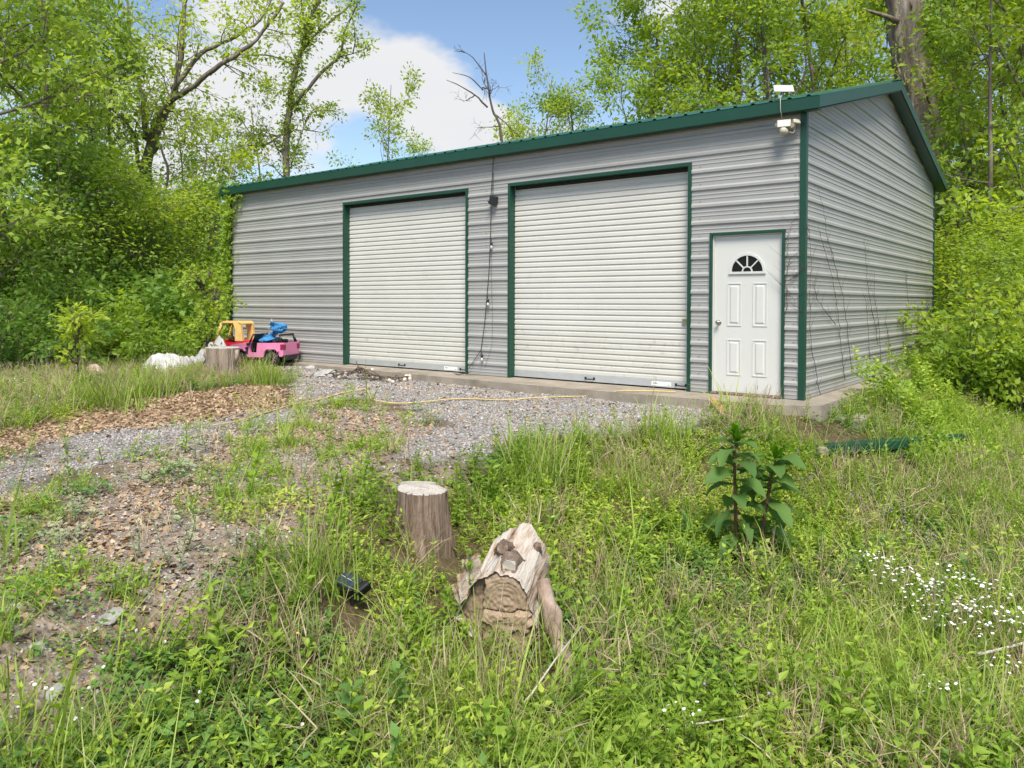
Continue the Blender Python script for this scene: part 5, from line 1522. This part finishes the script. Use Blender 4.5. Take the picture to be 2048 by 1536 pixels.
def sprig(seed, h, n, L, W, mat, stemcol=None, opp=True, el=.35):
    r = np.random.RandomState(seed); mb = MB()
    pts = wander(r, (0, 0, -.02), (r.normal() * .25, r.normal() * .25, 1), h, 4, .12, .05)
    mb.tube(pts, [.0035, .003, .003, .002, .0015], 3, cap=False, tint=.3)
    for i in range(n):
        f = .15 + .85 * (i + 1) / n; p, d = along(pts, f); a = i * 1.571 + r.normal() * .4
        e = Vector((math.cos(a), math.sin(a), el + .4 * f + r.normal() * .15)); k = 1.1 - .45 * f
        for sgn in ((1, -1) if opp else (1,)):
            ee = Vector((e.x * sgn, e.y * sgn, e.z + r.normal() * .12))
            leaf5(mb, p, ee, Vector((r.normal() * .25, r.normal() * .25, 1)), L * k * r.uniform(.7, 1.2), W * k, min(1, .25 * r.rand() + .75 * f * r.rand() + .15))
    return mb.mesh('sprig', mat, True)
def mound(seed, n, rad, h, L, W, mat):
    r = np.random.RandomState(seed); mb = MB()
    for i in range(n):
        a = r.uniform(0, 6.283); q = math.sqrt(r.rand()) * rad
        z = h * (1 - (q / rad) ** 2) * r.uniform(.35, 1.0) + .008
        leaf5(mb, (q * math.cos(a), q * math.sin(a), z), rdir(r, r.uniform(-.1, .7)), Vector((r.normal() * .35, r.normal() * .35, 1)), L * r.uniform(.6, 1.3), W * r.uniform(.6, 1.2), r.rand())
    return mb.mesh('mound', mat, True)
def stalks(seed, n, h, spread, mat):
    r = np.random.RandomState(seed); mb = MB()
    for i in range(n):
        p = Vector((r.normal() * spread, r.normal() * spread, -.02)); d = rdir(r, r.uniform(1.0, 1.5))
        pts = wander(r, p, d, h * r.uniform(.5, 1.1), 4, .07)
        mb.tube(pts, [.0032, .0028, .0024, .002, .0014], 3, cap=False, tint=r.rand())
        for k in range(2):
            blade(mb, r, along(pts, r.uniform(.1, .7))[0], rdir(r, r.uniform(.2, 1.0)), h * r.uniform(.15, .4), .006, r.rand(), .7, 3)
    return mb.mesh('stalk', mat, True)
def litter_leaf(seed):
    r = np.random.RandomState(seed); mb = MB(); L = .08; W = .044
    n = 5; vs = []; c1, c2 = r.uniform(-.6, .9), r.uniform(-.5, .5)
    lob = [.25, 1.0, .55, 1.05, .6, .12]
    for i in range(n + 1):
        f = i / n; w = W * lob[i] * .55
        z = .012 + c1 * .05 * (f - .5) ** 2 * 4 * .3
        vs += [(f * L - L / 2, -w, z + abs(c2) * w * .7), (f * L - L / 2, 0, z), (f * L - L / 2, w, z + c2 * w * .9)]
    fs = []
    for i in range(n):
        fs += [(3 * i, 3 * i + 1, 3 * i + 4, 3 * i + 3), (3 * i + 1, 3 * i + 2, 3 * i + 5, 3 * i + 4)]
    mb.add(vs, fs, False, r.rand())
    return mb.mesh('dead_leaf', M['litter'], True)
def stone(seed):
    bm = bmesh.new(); bmesh.ops.create_icosphere(bm, subdivisions=1, radius=.5)
    r = np.random.RandomState(seed)
    for v in bm.verts: v.co = Vector((v.co.x * 1.15, v.co.y * .85, v.co.z * .62)) * r.uniform(.75, 1.2)
    me = bpy.data.meshes.new('stone'); bm.to_mesh(me); bm.free(); me.materials.append(M['gravel']); return me

r = np.random.RandomState(200)
# ground points in the wedge the yard is seen from, denser close by
def wedge(n, t0, t1, s0=-.72, s1=.72, power=1.0):
    t = (t0 ** power + (t1 ** power - t0 ** power) * r.rand(n)) ** (1 / power)
    s = s0 + (s1 - s0) * r.rand(n)
    x = CAM[0] + FWD[0] * t + RGT[0] * s * t; y = CAM[1] + FWD[1] * t + RGT[1] * s * t
    return x, y, t
slab_np = np.array(slab_poly)
def open_ground(x, y):
    return sdf(slab_poly, x, y) > .03
def place(x, y, lift=0.0):
    return np.stack([x, y, ground_z(x, y) + (vnoise(x, y, .35, 1) - .5) * .03 + lift], -1)
def rots(n, tilt=.15):
    return np.stack([r.normal(size=n) * tilt, r.normal(size=n) * tilt, r.uniform(0, 6.283, n)], -1)
def uni(s): return np.repeat(s[:, None], 3, 1)
# low growth round the stumps, the log, the lamp and the trim piece
CLEAR = [(*(-0.75, -5.854), .38), (*(-0.502, -6.037), .25), (*(0.228, -6.163), .40), (*(0.42, -6.36), .25), (*(-0.415, -6.787), .22), (*(-0.297, -6.869), .15), (*(-8.626, -2.507), .5), (*(-9.392, -1.177), .6), (*(0.912, -0.565), .45), (*(0.239, -0.839), .3), (*(0.464, -0.579), .28), (*(-0.164, -1.293), .16), (*(-8.968, -3.318), .4)]
def clearing(x, y):
    k = np.ones_like(x)
    for cx_, cy_, rad_ in CLEAR:
        k = np.minimum(k, np.clip((np.hypot(x - cx_, y - cy_) - rad_) / (.45 * rad_), .12, 1))
    return k
def weedfield(x, y):
    """how overgrown the ground is"""
    g, b, l, m, lw = fields(x, y)
    w = np.ones_like(x)
    w = w * (1 - g) * (1 - l * .93) * (1 - np.clip(m, 0, 1) * .93) * (1 - b * .6) * clearing(x, y) * (1 - .93 * sm(sdf(YARD, x, y) + (vnoise(x, y, .5, 8) - .5) * .5, .4))
    return np.clip(w, 0, 1), g, b, l, m, lw
# gravel
x, y, t = wedge(220000, 2.4, 19, power=1.35)
g, b, l, m, lw = fields(x, y)
k = (r.rand(len(x)) < np.clip(np.maximum(g * .95, b * .75), 0, 1) + m * .5 + l * .06) & open_ground(x, y)
x, y, t = x[k], y[k], t[k]; n = len(x)
sz = .85 * (.010 + .018 * r.rand(n) ** 1.7 + .012 * (r.rand(n) < .06)) * np.clip(.75 + t * .045, .85, 1.5)
scatter('gravel', [stone(i) for i in range(6)], place(x, y, .004), rots(n, .5), uni(sz), r.randint(0, 6, n), 'grey crushed-stone gravel of the drive and the pad before the doors', 'gravel')
print('gravel', n)
# leaf litter
x, y, t = wedge(190000, 2.6, 20, -.74, .40, power=1.4)
w, g, b, l, m, lw = weedfield(x, y)
pn = vnoise(x, y, .6, 21)
k = (r.rand(len(x)) < np.clip(l * .95 + m * (.2 + .36 * (pn > .45)) * (1 - g) + g * .09 + w * .05 + lw * .05, 0, 1)) & open_ground(x, y)
x, y, t = x[k], y[k], t[k]; n = len(x)
scatter('leaf_litter', [litter_leaf(i) for i in range(12)], place(x, y, .004 + 0 * x), rots(n, .45), uni((.18 + .62 * r.rand(n) ** 1.4) * np.clip(.8 + t * .03, .8, 1.25)), r.randint(0, 12, n), 'brown dead oak leaves strewn along the drive edge and yard', 'leaf litter')
print('litter', n)
# low weeds
x, y, t = wedge(46000, 2.6, 15, power=1.55)
w, g, b, l, m, lw = weedfield(x, y)
patch = vnoise(x, y, .9, 31); patch2 = vnoise(x, y, .45, 32)
k = (r.rand(len(x)) < np.clip(w * (.35 + .8 * patch2) + .10 * m * (patch2 > .62), 0, 1)) & open_ground(x, y)
x, y, t, patch = x[k], y[k], t[k], patch[k]; n = len(x)
WEEDS = [sprig(1, .20, 6, .055, .026, M['weed']), sprig(2, .27, 7, .06, .028, M['weed']), sprig(3, .16, 5, .05, .028, M['weed_yel']), mound(4, 40, .10, .11, .032, .018, M['clover']), mound(5, 46, .11, .09, .026, .016, M['clover']), mound(6, 42, .10, .13, .035, .013, M['weed_yel']), mound(7, 46, .11, .14, .04, .014, M['weed']), sprig(8, .24, 8, .05, .018, M['weed_yel']), sprig(9, .26, 6, .075, .036, M['weed']), sprig(10, .20, 5, .065, .038, M['clover'])]
big = vnoise(x, y, 1.1, 33); u = r.rand(n)
I = np.where(u < .5, np.where(big > .58, 3 + (u * 20).astype(int) % 2, np.where(big < .40, 5, 6)), np.where(patch > .55, (u * 30).astype(int) % 2, np.where(patch < .38, 2 + 5 * ((u * 40).astype(int) % 2), (u * 33).astype(int) % 3)))
leftlow = (x < .3) & (y < -6.9)                # clover in the corner by the drive
I = np.where(leftlow & (u < .75), 3 + (u * 20).astype(int) % 2, I)
scatter('weeds', WEEDS, place(x, y), rots(n, .2), uni(r.uniform(.6, 1.3, n) * np.where((t < 6.5) & (r.rand(n) < .3), 1.45, 1.0)), np.where(r.rand(n) < .045, 8 + r.randint(0, 2, n), np.clip(I, 0, 7)), 'low green weeds and clover covering the bank', 'weeds')
print('weeds', n)
# sparse small plants on the bare yard
x, y, t = wedge(5200, 3, 14, -.72, .2, power=1.6)
w, g, b, l, m, lw = weedfield(x, y)
k = (r.rand(len(x)) < m * .6 * (vnoise(x, y, .5, 41) > .5) * (1 - g) + g * .012) & open_ground(x, y)
x, y = x[k], y[k]; n = len(x)
TUFT = [tuft(1, 26, .16, .006, .025, .7, M['grass']), sprig(21, .14, 5, .05, .016, M['weed']), mound(22, 46, .10, .10, .035, .014, M['weed']), mound(23, 50, .11, .11, .034, .020, M['silver']), sprig(24, .2, 7, .04, .014, M['silver'])]
I = np.where(vnoise(x, y, .8, 42) > .66, 3 + r.randint(0, 2, n), r.randint(0, 3, n))
scatter('yard_weeds', TUFT, place(x, y), rots(n, .2), uni(r.uniform(.6, 1.5, n)), I, 'scattered small tufts and silvery weeds on the leafy yard', 'weeds')
# grass
x, y, t = wedge(24000, 2.7, 17, power=1.6)
w, g, b, l, m, lw = weedfield(x, y)
pn = vnoise(x, y, .7, 51)
k = (r.rand(len(x)) < np.clip(w * (.14 + 1.5 * (pn - .40).clip(0)) + lw * (1 - l) * .35 + m * .01, 0, 1)) & open_ground(x, y)
x, y, t, lw = x[k], y[k], t[k], lw[k]; n = len(x)
GRASS = [tuft(31, 14, .42, .006, .03, .6, M['grass']), tuft(32, 12, .56, .007, .03, .75, M['grass']), tuft(33, 12, .48, .0055, .035, .9, M['grass']), tuft(34, 10, .36, .005, .03, .8, M['grass_dry']), tuft(35, 7, .62, .013, .025, 1.15, M['grass'])]
I = np.where(r.rand(n) < .3, 3, r.randint(0, 3, n)); I = np.where(r.rand(n) < .09, 4, I)
scatter('grass', GRASS, place(x, y), rots(n, .15), uni(r.uniform(.5, 1.15, n) * np.where(lw > .3, .62, 1.0)), I, 'long loose grass growing through the weeds', 'grass')
print('grass', n)
# dry stalks
x, y, t = wedge(9500, 2.7, 15, power=1.5)
w, g, b, l, m, lw = weedfield(x, y)
pn = vnoise(x, y, .8, 61)
k = (r.rand(len(x)) < np.clip(w * .8 * (pn > .45) + lw * (1 - l) * .5, 0, 1)) & open_ground(x, y)
x, y, t = x[k], y[k], t[k]; n = len(x)
scatter('dry_stalks', [stalks(41, 4, .45, .04, M['grass_dry']), stalks(42, 4, .72, .06, M['grass_dry']), stalks(43, 5, .35, .05, M['grass_dry'])], place(x, y), rots(n, .3), uni(r.uniform(.5, 1.15, n)), r.randint(0, 3, n), 'straw-coloured dead grass stalks standing in the weeds', 'dry grass')
# creepers along the gable foot
n0 = 2600
x = r.uniform(.36, 2.8, n0); y = r.uniform(-.3, 11, n0)
k = (r.rand(n0) < np.clip(1.25 - (x - .4) / 2.0, .25, 1)) & ((y > .9) | (x > 1.3)); x, y = x[k], y[k]; n = len(x)
hgt = np.clip(.55 - (x - .36) * .5, 0, .5) * r.rand(n) * (vnoise(x, y, .9, 71) > .35)
scatter('creeper', [sprig(51, .32, 7, .075, .04, M['weed']), sprig(52, .28, 6, .085, .05, M['weed_yel']), mound(53, 40, .16, .18, .06, .035, M['weed'])], place(x, y, 0) + np.stack([0 * x, 0 * x, hgt], -1), rots(n, .35), uni(r.uniform(.7, 1.4, n)), r.randint(0, 3, n), 'leafy creepers heaped along the foot of the gable wall', 'creeper')

# ------------------------------------------------------------------ single plants
def grass_clump(p, n, L, W, spread, seed, label, dry=0, bend=.55):
    t = empty('grass_clump', p, 0, label, 'grass')
    rr = np.random.RandomState(seed); mb = MB()
    for i in range(n):
        blade(mb, rr, (rr.normal() * spread, rr.normal() * spread, -.02), rdir(rr, rr.uniform(.95, 1.5)), L * rr.uniform(.5, 1.1), W * rr.uniform(.7, 1.2), rr.rand(), bend * rr.uniform(.3, 1.6), 5)
    o = mb.build('blades', M['grass'], t, tint=True); o['kind'] = 'stuff'
    if dry:
        mb = MB()
        for i in range(dry):
            pts = wander(rr, (rr.normal() * spread * 1.2, rr.normal() * spread * 1.2, -.02), rdir(rr, rr.uniform(1.15, 1.52)), L * rr.uniform(.7, 1.4), 5, .05)
            mb.tube(pts, [.004, .0036, .003, .0025, .002, .0014], 4, cap=False, tint=rr.rand())
        o = mb.build('dry_stems', M['grass_dry'], t, tint=True); o['kind'] = 'stuff'
    return t
for args in [
    ((-7.728, -2.34, -0.162), 110, .66, .011, .12, 301, 'bright tall grass clump in front of the pink toy car', 4),
    ((-0.883, -4.201, -0.384), 150, .62, .010, .12, 302, 'tall grass clump at the gravel edge right of the stump', 12),
    ((-0.626, -6.906, -0.48), 150, .50, .009, .12, 303, 'tall grass clump left of the solar stake light', 16),
    ((-0.564, -2.555, -0.229), 110, .55, .009, .13, 304, 'grass clump between the gravel and the large-leaved weed', 4),
    ((-0.448, -3.565, -0.55), 110, .55, .009, .14, 305, 'grass clump left of the large-leaved weed', 14),
    ((0.02, -1.18, -0.207), 80, .45, .008, .16, 306, 'grass clump against the slab below the entry door', 16),
    ((-7.27, -4.901, -0.198), 150, .62, .013, .20, 307, 'broad-bladed grass clump at the leaf litter edge', 5),
    ((-8.155, -3.981, -0.186), 130, .60, .011, .15, 308, 'grass clump in front of the white heap', 5),
    ((-7.652, -5.356, -0.182), 130, .60, .011, .2, 309, 'grass clump below the pinkish stone', 14),
    ((0.523, -6.122, -0.874), 60, .42, .009, .10, 310, 'arching grass clump right of the split log', 4),
    ((0.465, -6.67, -0.872), 40, .45, .008, .10, 311, 'thin grass and dry stems just in front of the split log', 26),
    ((0.426, -5.165, -0.95), 70, .40, .008, .12, 312, 'grass clump on the bank below the large-leaved weed', 12)]:
    grass_clump(*args)
# large-leaved weed: two stems, each leaf its own piece
def big_leaf(L, W, seed):
    rr = np.random.RandomState(seed); mb = MB(); n = 7; vs = []
    for i in range(n + 1):
        f = i / n; w = W * .5 * math.sin(math.pi * min(f * .92 + .05, 1)) ** .8 * (1 + .06 * rr.normal())
        z = .35 * L * (f - f * f * 1.35); x_ = L * f * (1 - .12 * f)
        vs += [(x_, -w, z + w * .42 + .008 * rr.normal()), (x_, -w * .5, z + w * .16), (x_, 0, z), (x_, w * .5, z + w * .16), (x_, w, z + w * .42 + .008 * rr.normal())]
    mb.add(vs, [(5 * i + k, 5 * i + k + 1, 5 * i + k + 6, 5 * i + k + 5) for i in range(n) for k in range(4)], True, rr.rand())
    return mb
M['poke'] = leaf_mat('broad_dark_leaf', (.10, .20, .055), (.15, .265, .07), .48, cc=(.21, .32, .085), rough=.6, spec=.25)
M['poke_new'] = leaf_mat('broad_young_leaf', (.07, .19, .010), (.11, .25, .012), .4)
M['poke_stem'] = wood_mat('reddish_stem', [(.10, .05, .03), (.20, .12, .07)], 12, (1, 1, .2), .3)
pb = Vector((0.765, -3.707, -0.886))
poke = empty('large_leaved_weed', pb, 0, 'tall weed with two reddish stems and big dark green leaves', 'plant')
rr = np.random.RandomState(91)
LM = [big_leaf(.28, .115, 1).mesh('leaf', M['poke'], True), big_leaf(.25, .105, 2).mesh('leaf', M['poke'], True), big_leaf(.31, .12, 3).mesh('leaf', M['poke'], True)]
LN = [big_leaf(.19, .055, 4).mesh('young_leaf', M['poke_new'], True), big_leaf(.15, .045, 5).mesh('young_leaf', M['poke_new'], True)]
for stem in ([(0.7, -3.749, -0.856), (0.671, -3.765, -0.578), (0.66, -3.765, -0.26), (0.651, -3.767, -0.041), (0.661, -3.755, 0.098)], [(0.801, -3.608, -0.892), (0.82, -3.587, -0.632), (0.851, -3.556, -0.351), (0.874, -3.534, -0.19), (0.897, -3.512, -0.05)]):
    P = [Vector(q) - pb for q in stem]
    P[0].z -= .05
    MB().tube(P, [.019, .016, .014, .010, .006], 8).build('stem', M['poke_stem'], poke)
    for i in range(27):
        f = .12 + .84 * i / 26; q, d = along(P, f)
        o = link('leaf', LM[rr.randint(0, 3)], None, poke); o.location = q
        o.rotation_euler = (rr.normal() * .2, -.10 + .75 * (1 - f) + rr.normal() * .2, i * 2.4 + rr.normal() * .3); k = rr.uniform(1.0, 1.35) * (1.0 - .25 * abs(f - .5)); o.scale = (k, k, k)
    for i in range(9):
        q, d = along(P, .97)
        o = link('young_leaf', LN[i % 2], None, poke); o.location = q
        o.rotation_euler = (rr.normal() * .2, -.85 + rr.normal() * .25, i * 2.4); k = rr.uniform(.8, 1.15); o.scale = (k, k, k)
# broad-leaved herbs standing alone
def herb(p, h, n, L, W, seed, label, mat='weed'):
    t = empty('herb', p, 0, label, 'plant'); rr = np.random.RandomState(seed)
    pts = wander(rr, (0, 0, -.03), (rr.normal() * .1, rr.normal() * .1, 1), h, 4, .06)
    MB().tube(pts, [.006, .005, .004, .003, .002], 5).build('stem', M['weed'], t, tint=True)
    me = big_leaf(L, W, seed).mesh('leaf', M[mat], True)
    for i in range(n):
        f = .2 + .8 * i / (n - 1); q, d = along(pts, f)
        for s in (0, math.pi):
            o = link('leaf', me, None, t); o.location = q; k = (1.1 - .5 * f) * rr.uniform(.8, 1.15); o.scale = (k, k, k)
            o.rotation_euler = (0, -.25 - .5 * f + rr.normal() * .15, i * 1.571 + s + rr.normal() * .2)
    return t
for args in [
    ((-0.036, -6.195, -0.735), .40, 5, .13, .055, 401, 'pale green herb standing against the split log'),
    ((0.022, -6.394, -0.744), .34, 5, .12, .055, 402, 'pale green herb just left of the split log'),
    ((-0.241, -7.386, -0.63), .28, 5, .12, .045, 403, 'green herb below the tall grass at lower left'),
    ((-0.001, -7.431, -0.712), .26, 5, .11, .045, 404, 'broad-leaved herb near the bottom left of centre'),
    ((-0.864, -6.099, -0.446), .30, 6, .075, .04, 405, 'leafy green herb in front of the stump'),
    ((1.846, -4.969, -1.121), .36, 6, .11, .06, 406, 'whorled leafy herb near the white flowers', 'weed_yel'),
    ((-0.776, -4.277, -0.441), .30, 5, .11, .045, 407, 'upright herb beside the grass clump right of the stump'),
    ((-3.72, -5.931, -0.202), .28, 5, .12, .03, 408, 'yellow-green drooping herb on the gravel drive', 'weed_yel'),
    ((-3.689, -6.942, -0.23), .34, 5, .08, .03, 409, 'narrow upright herb on the gravel at left'),
    ((0.221, -0.607, -0.185), .34, 6, .07, .045, 410, 'bright creeper sprig against the slab corner', 'weed_yel'),
    ((1.906, -3.281, -0.993), .22, 5, .10, .07, 411, 'yellow-leaved herb beside the white flowers', 'weed_yel')]:
    herb(*args)
# white flowers
def flower_mesh(seed, n, h):
    rr = np.random.RandomState(seed); st = MB(); fl = MB()
    for i in range(n):
        top = Vector((rr.normal() * .075, rr.normal() * .075, h * rr.uniform(.75, 1.1)))
        st.tube([Vector((rr.normal() * .01, rr.normal() * .01, -.02)), top * .55 + Vector((rr.normal() * .01, 0, 0)), top], [.002, .0016, .0012], 3, cap=False, tint=rr.rand())
        a0 = rr.rand(); c = top; nv = 10
        R = rr.uniform(.010, .016); ti = Vector((rr.normal() * .3, rr.normal() * .3, 1)).normalized(); o1 = ti.orthogonal().normalized(); o2 = ti.cross(o1)
        ring = [c + (o1 * math.cos(6.283 * k / nv) + o2 * math.sin(6.283 * k / nv)) * R * (1 if k % 2 else .72) for k in range(nv)]
        fl.add([c + ti * .003] + ring, [(0, k + 1, (k + 1) % nv + 1) for k in range(nv)])
        for k in range(2):
            leaf5(st, top * rr.uniform(.2, .8), rdir(rr, .4), (0, 0, 1), .04, .008, rr.rand())
    return st.mesh('stems', M['weed'], True), fl.mesh('flower_heads', M['petal'])
FM = [flower_mesh(i, 11, .34) for i in range(4)]
FG = 'white flowering plants on the bank'
def flower(p, i, lab, grp, sc=1.0):
    t = empty('white_flower_plant', p, r.uniform(0, 6.28), lab, 'flower', grp); t.scale = (sc,) * 3
    a, b_ = FM[i % 4]
    link('stems', a, None, t)['kind'] = 'stuff'; link('flower_heads', b_, None, t)['kind'] = 'stuff'
spots = [(1.73, -3.95, -1.01), (1.876, -3.808, -1.019), (2.041, -3.853, -1.048), (2.113, -3.739, -1.057), (2.166, -3.584, -1.053), (2.321, -3.621, -1.069), (2.232, -3.402, -1.041), (2.146, -3.944, -1.073), (1.991, -4.107, -1.059), (2.398, -3.777, -1.095), (2.328, -3.904, -1.103), (2.122, -3.502, -1.037), (2.257, -3.902, -1.091), (2.402, -3.558, -1.069), (2.508, -3.894, -1.12), (2.394, -4.097, -1.126), (2.301, -4.213, -1.11), (2.148, -4.331, -1.095), (2.588, -3.889, -1.131), (1.937, -3.876, -1.033), (1.784, -3.678, -0.994)]
for i, p in enumerate(spots): flower(p, i, 'small white daisy-like plant in the flowering patch at lower right', FG, r.uniform(.8, 1.1))
for i, (p, lab) in enumerate([((1.652, -3.464, -0.96), 'lone white-flowered plant above the flowering patch'), ((2.566, -4.482, -1.148), 'white-flowered plant below the bare branch at lower right'), ((2.34, -5.073, -1.11), 'white-flowered plant low at the right bottom'), ((-7.571, -5.768, -0.225), 'white-flowered plant in the grass at the left edge'), ((-8.739, -5.455, -0.162), 'smaller white-flowered plant at the left edge under the trees'), ((1.401, -6.22, -1.078), 'white-flowered plant at the very bottom right of centre')]):
    flower(p, i, lab, FG, .8)
# lilac vetch spikes, clover heads, dandelions
vm = MB(); rr = np.random.RandomState(5)
vm.tube([(0, 0, -.02), (.01, 0, .12), (.02, .01, .22)], [.002, .0018, .0015], 3, cap=False)
vs_ = vm.mesh('stem', M['weed'], True)
fm = MB()
for i in range(16):
    leaf5(fm, (.02 + .003 * rr.normal(), .01, .15 + .085 * i / 16), rdir(rr, -.2), (0, 0, 1), .022, .009, .5)
vf = fm.mesh('flower_spike', M['petal_p'])
for i, p in enumerate([(-0.134, -2.123, -0.345), (-0.089, -2.291, -0.415), (0.229, -2.566, -0.616), (0.231, -2.318, -0.541), (0.521, -1.718, -0.505), (0.967, -1.964, -0.691), (1.196, -1.801, -0.711), (1.254, -1.915, -0.749), (1.116, -2.152, -0.769), (1.441, -2.231, -0.853), (1.479, -2.159, -0.84), (1.565, -2.12, -0.842), (1.595, -2.328, -0.889), (1.656, -2.439, -0.915), (1.808, -2.537, -0.944), (1.876, -2.499, -0.94), (1.626, -2.578, -0.928), (-1.548, -5.648, -0.217), (-2.244, -5.66, -0.253), (0.745, -2.122, -0.646)]):
    t = empty('vetch', p, r.uniform(0, 6.28), 'lilac vetch spike rising from the weeds on the bank' if i not in (17, 18) else 'lilac vetch spike behind the weathered stump', 'flower', 'lilac vetch spikes')
    link('stem', vs_, None, t); link('flower_spike', vf, None, t)
hm = MB(); bmx = bmesh.new(); bmesh.ops.create_icosphere(bmx, subdivisions=2, radius=.008)
for v in bmx.verts: v.co *= rr.uniform(.85, 1.15)
hme = bpy.data.meshes.new('flower_head'); bmx.to_mesh(hme)
for v in bmx.verts: v.co.z *= .5
hy = bpy.data.meshes.new('flower_head'); bmx.to_mesh(hy); bmx.free(); hme.materials.append(M['petal']); hy.materials.append(M['petal_y'])
hp_ = hme.copy(); hp_.materials.clear(); hp_.materials.append(M['petal_p'])
cst = MB().tube([(0, 0, -.02), (.006, 0, .07), (0, 0, .14)], [.002, .0018, .0016], 4, cap=False).mesh('stem', M['weed'], True)
for name, me, lab, grp, pts in (
    ('white_clover', hme, 'white clover head in the clover at lower left', 'white clover heads', [(-0.392, -8.176, -0.535), (-0.299, -8.277, -0.559), (-0.334, -8.404, -0.526), (-0.355, -8.42, -0.52), (-0.39, -8.447, -0.506), (-0.201, -8.345, -0.587), (-0.162, -8.387, -0.595), (-0.082, -7.909, -0.654), (-0.027, -7.953, -0.66), (0.291, -7.651, -0.781), (-0.456, -7.867, -0.55)]),
    ('pink_clover', hp_, 'pinkish clover head low on the bank at the bottom', 'pink clover heads', [(1.293, -5.757, -1.033), (1.423, -5.699, -1.042), (1.592, -5.597, -1.057), (1.423, -5.642, -1.039), (2.15, -4.79, -1.112), (2.452, -4.355, -1.132)]),
    ('dandelion', hy, 'small yellow flower in the weeds left of the split log', 'yellow flowers', [(-0.219, -7.297, -0.636), (-0.568, -7.91, -0.503), (-3.295, -6.55, -0.252)])):
    for p in pts:
        t = empty(name, p, r.uniform(0, 6), lab, 'flower', grp)
        if name == 'dandelion': t['label'] = {0: 'yellow flower in the weeds below the tall grass at lower left', 1: 'yellow flower on the clover edge at lower left', 2: 'yellow flower on the gravel drive'}[pts.index(p)]
        link('stem', cst, None, t); h = link('flower_head', me, None, t); h.location = (0, 0, .145)
# dry vines climbing the gable wall and the strip beside the door
def vine_on(plane, pts_list, label, name='dry_vine', seed=3):
    rr = np.random.RandomState(seed); base = pts_list[0][0]
    fn = (lambda a, z: (.03, a, z)) if plane == 'gable' else (lambda a, z: (a, -.032, z))
    o0 = Vector(fn(*base)); t = empty(name, o0, 0, label, 'vine')
    for pl in pts_list:
        P = []
        for (a, z), (c, d) in zip(pl[:-1], pl[1:]):
            for k in range(6):
                f = k / 6; P.append(Vector(fn(a + (c - a) * f + rr.normal() * .018, z + (d - z) * f)) - o0)
        P.append(Vector(fn(*pl[-1])) - o0)
        MB().tube(P, [.0045 * (1 - .7 * i / len(P)) for i in range(len(P))], 5).build('stem', M['vine'], t)
        for k in range(int(len(P) * .5)):
            q = P[rr.randint(0, len(P))]; s = rr.choice([-1, 1]); L = rr.uniform(.08, .3)
            e = [Vector(fn(s * L * f + rr.normal() * .01, L * .9 * f)) - Vector(fn(0, 0)) for f in (0, .5, 1)]
            MB().tube([q + x_ for x_ in e], [.002, .0016, .001], 3).build('tendril', M['vine'], t)
    return t
def gy(u, v):
    return None
vine_on('gable', [[(0.608, 0.005), (0.429, 0.339), (0.215, 0.665), (0.137, 1.225), (0.18, 1.721), (0.085, 2.208)]], 'thin dry vine hugging the green corner of the gable wall', seed=11)
vine_on('gable', [[(1.764, 0.109), (1.545, 0.61), (1.357, 1.094), (1.179, 1.43), (0.758, 1.876), (0.535, 2.119)], [(2.125, 0.189), (1.863, 0.808), (1.592, 1.3), (1.167, 1.765), (0.863, 2.012), (0.696, 2.388)], [(1.293, 0.891), (0.676, 1.131), (0.398, 1.258), (0.309, 1.477)]], 'branching dry vine on the gable wall nearest the corner', seed=12)
vine_on('gable', [[(3.611, 0.523), (3.502, 0.764), (3.169, 1.159), (2.943, 1.464), (2.837, 1.838), (2.707, 2.131)], [(3.858, 0.189), (3.693, 0.839), (3.415, 1.237), (3.33, 1.704)], [(3.148, 0.311), (3.001, 0.854), (2.864, 1.235)]], 'dry vine in the middle of the gable wall', seed=13)
vine_on('gable', [[(6.339, 0.175), (6.125, 0.786), (5.79, 1.336), (5.641, 1.738)], [(7.087, 0.134), (6.854, 0.771), (6.362, 1.248)], [(4.488, 0.15), (4.393, 0.574), (4.094, 0.912)]], 'dry vines towards the rear end of the gable wall', seed=14)
vine_on('front', [[(-0.189, 1.101), (-0.186, 1.472), (-0.176, 1.718), (-0.203, 1.966), (-0.132, 2.147), (-0.042, 2.263)], [(-0.191, 1.348), (-0.123, 1.225), (-0.012, 1.072)], [(-0.18, 1.472), (-0.095, 1.501), (-0.012, 1.652)]], 'tangled dry vine on the siding between the entry door and corner', seed=15)
# living ivy on the far front corner
g = Grower(95); rr = g.r
o0 = Vector((L_ + .02, -.04, -.05)); iv = empty('ivy', o0, 0, 'green ivy climbing the garage\'s far front corner', 'ivy')
for k in range(420):
    z = 3.6 * rr.rand() ** .8; xx = (rr.normal() * .03 - .04) if z < 2.7 else abs(rr.normal()) * .35 * (z - 2.6) - .05
    p = Vector((min(xx, .75), -.02 - .05 * rr.rand(), z)); g.tw.append((p, p + Vector((rr.normal() * .08, -.05, rr.normal() * .06))))
g.wood.tube([(-.03, -.01, 0), (-.05, -.02, 1.2), (-.02, -.02, 2.4), (.1, -.02, 3.3), (.3, -.02, 3.55)], .012, 5)
link('stem', g.wood.mesh('stem', M['vine']), None, iv)
link('foliage', g.leaves('foliage', 3, .085, M['leaf_mid'], .03, up=.1, aspect=.8), None, iv)
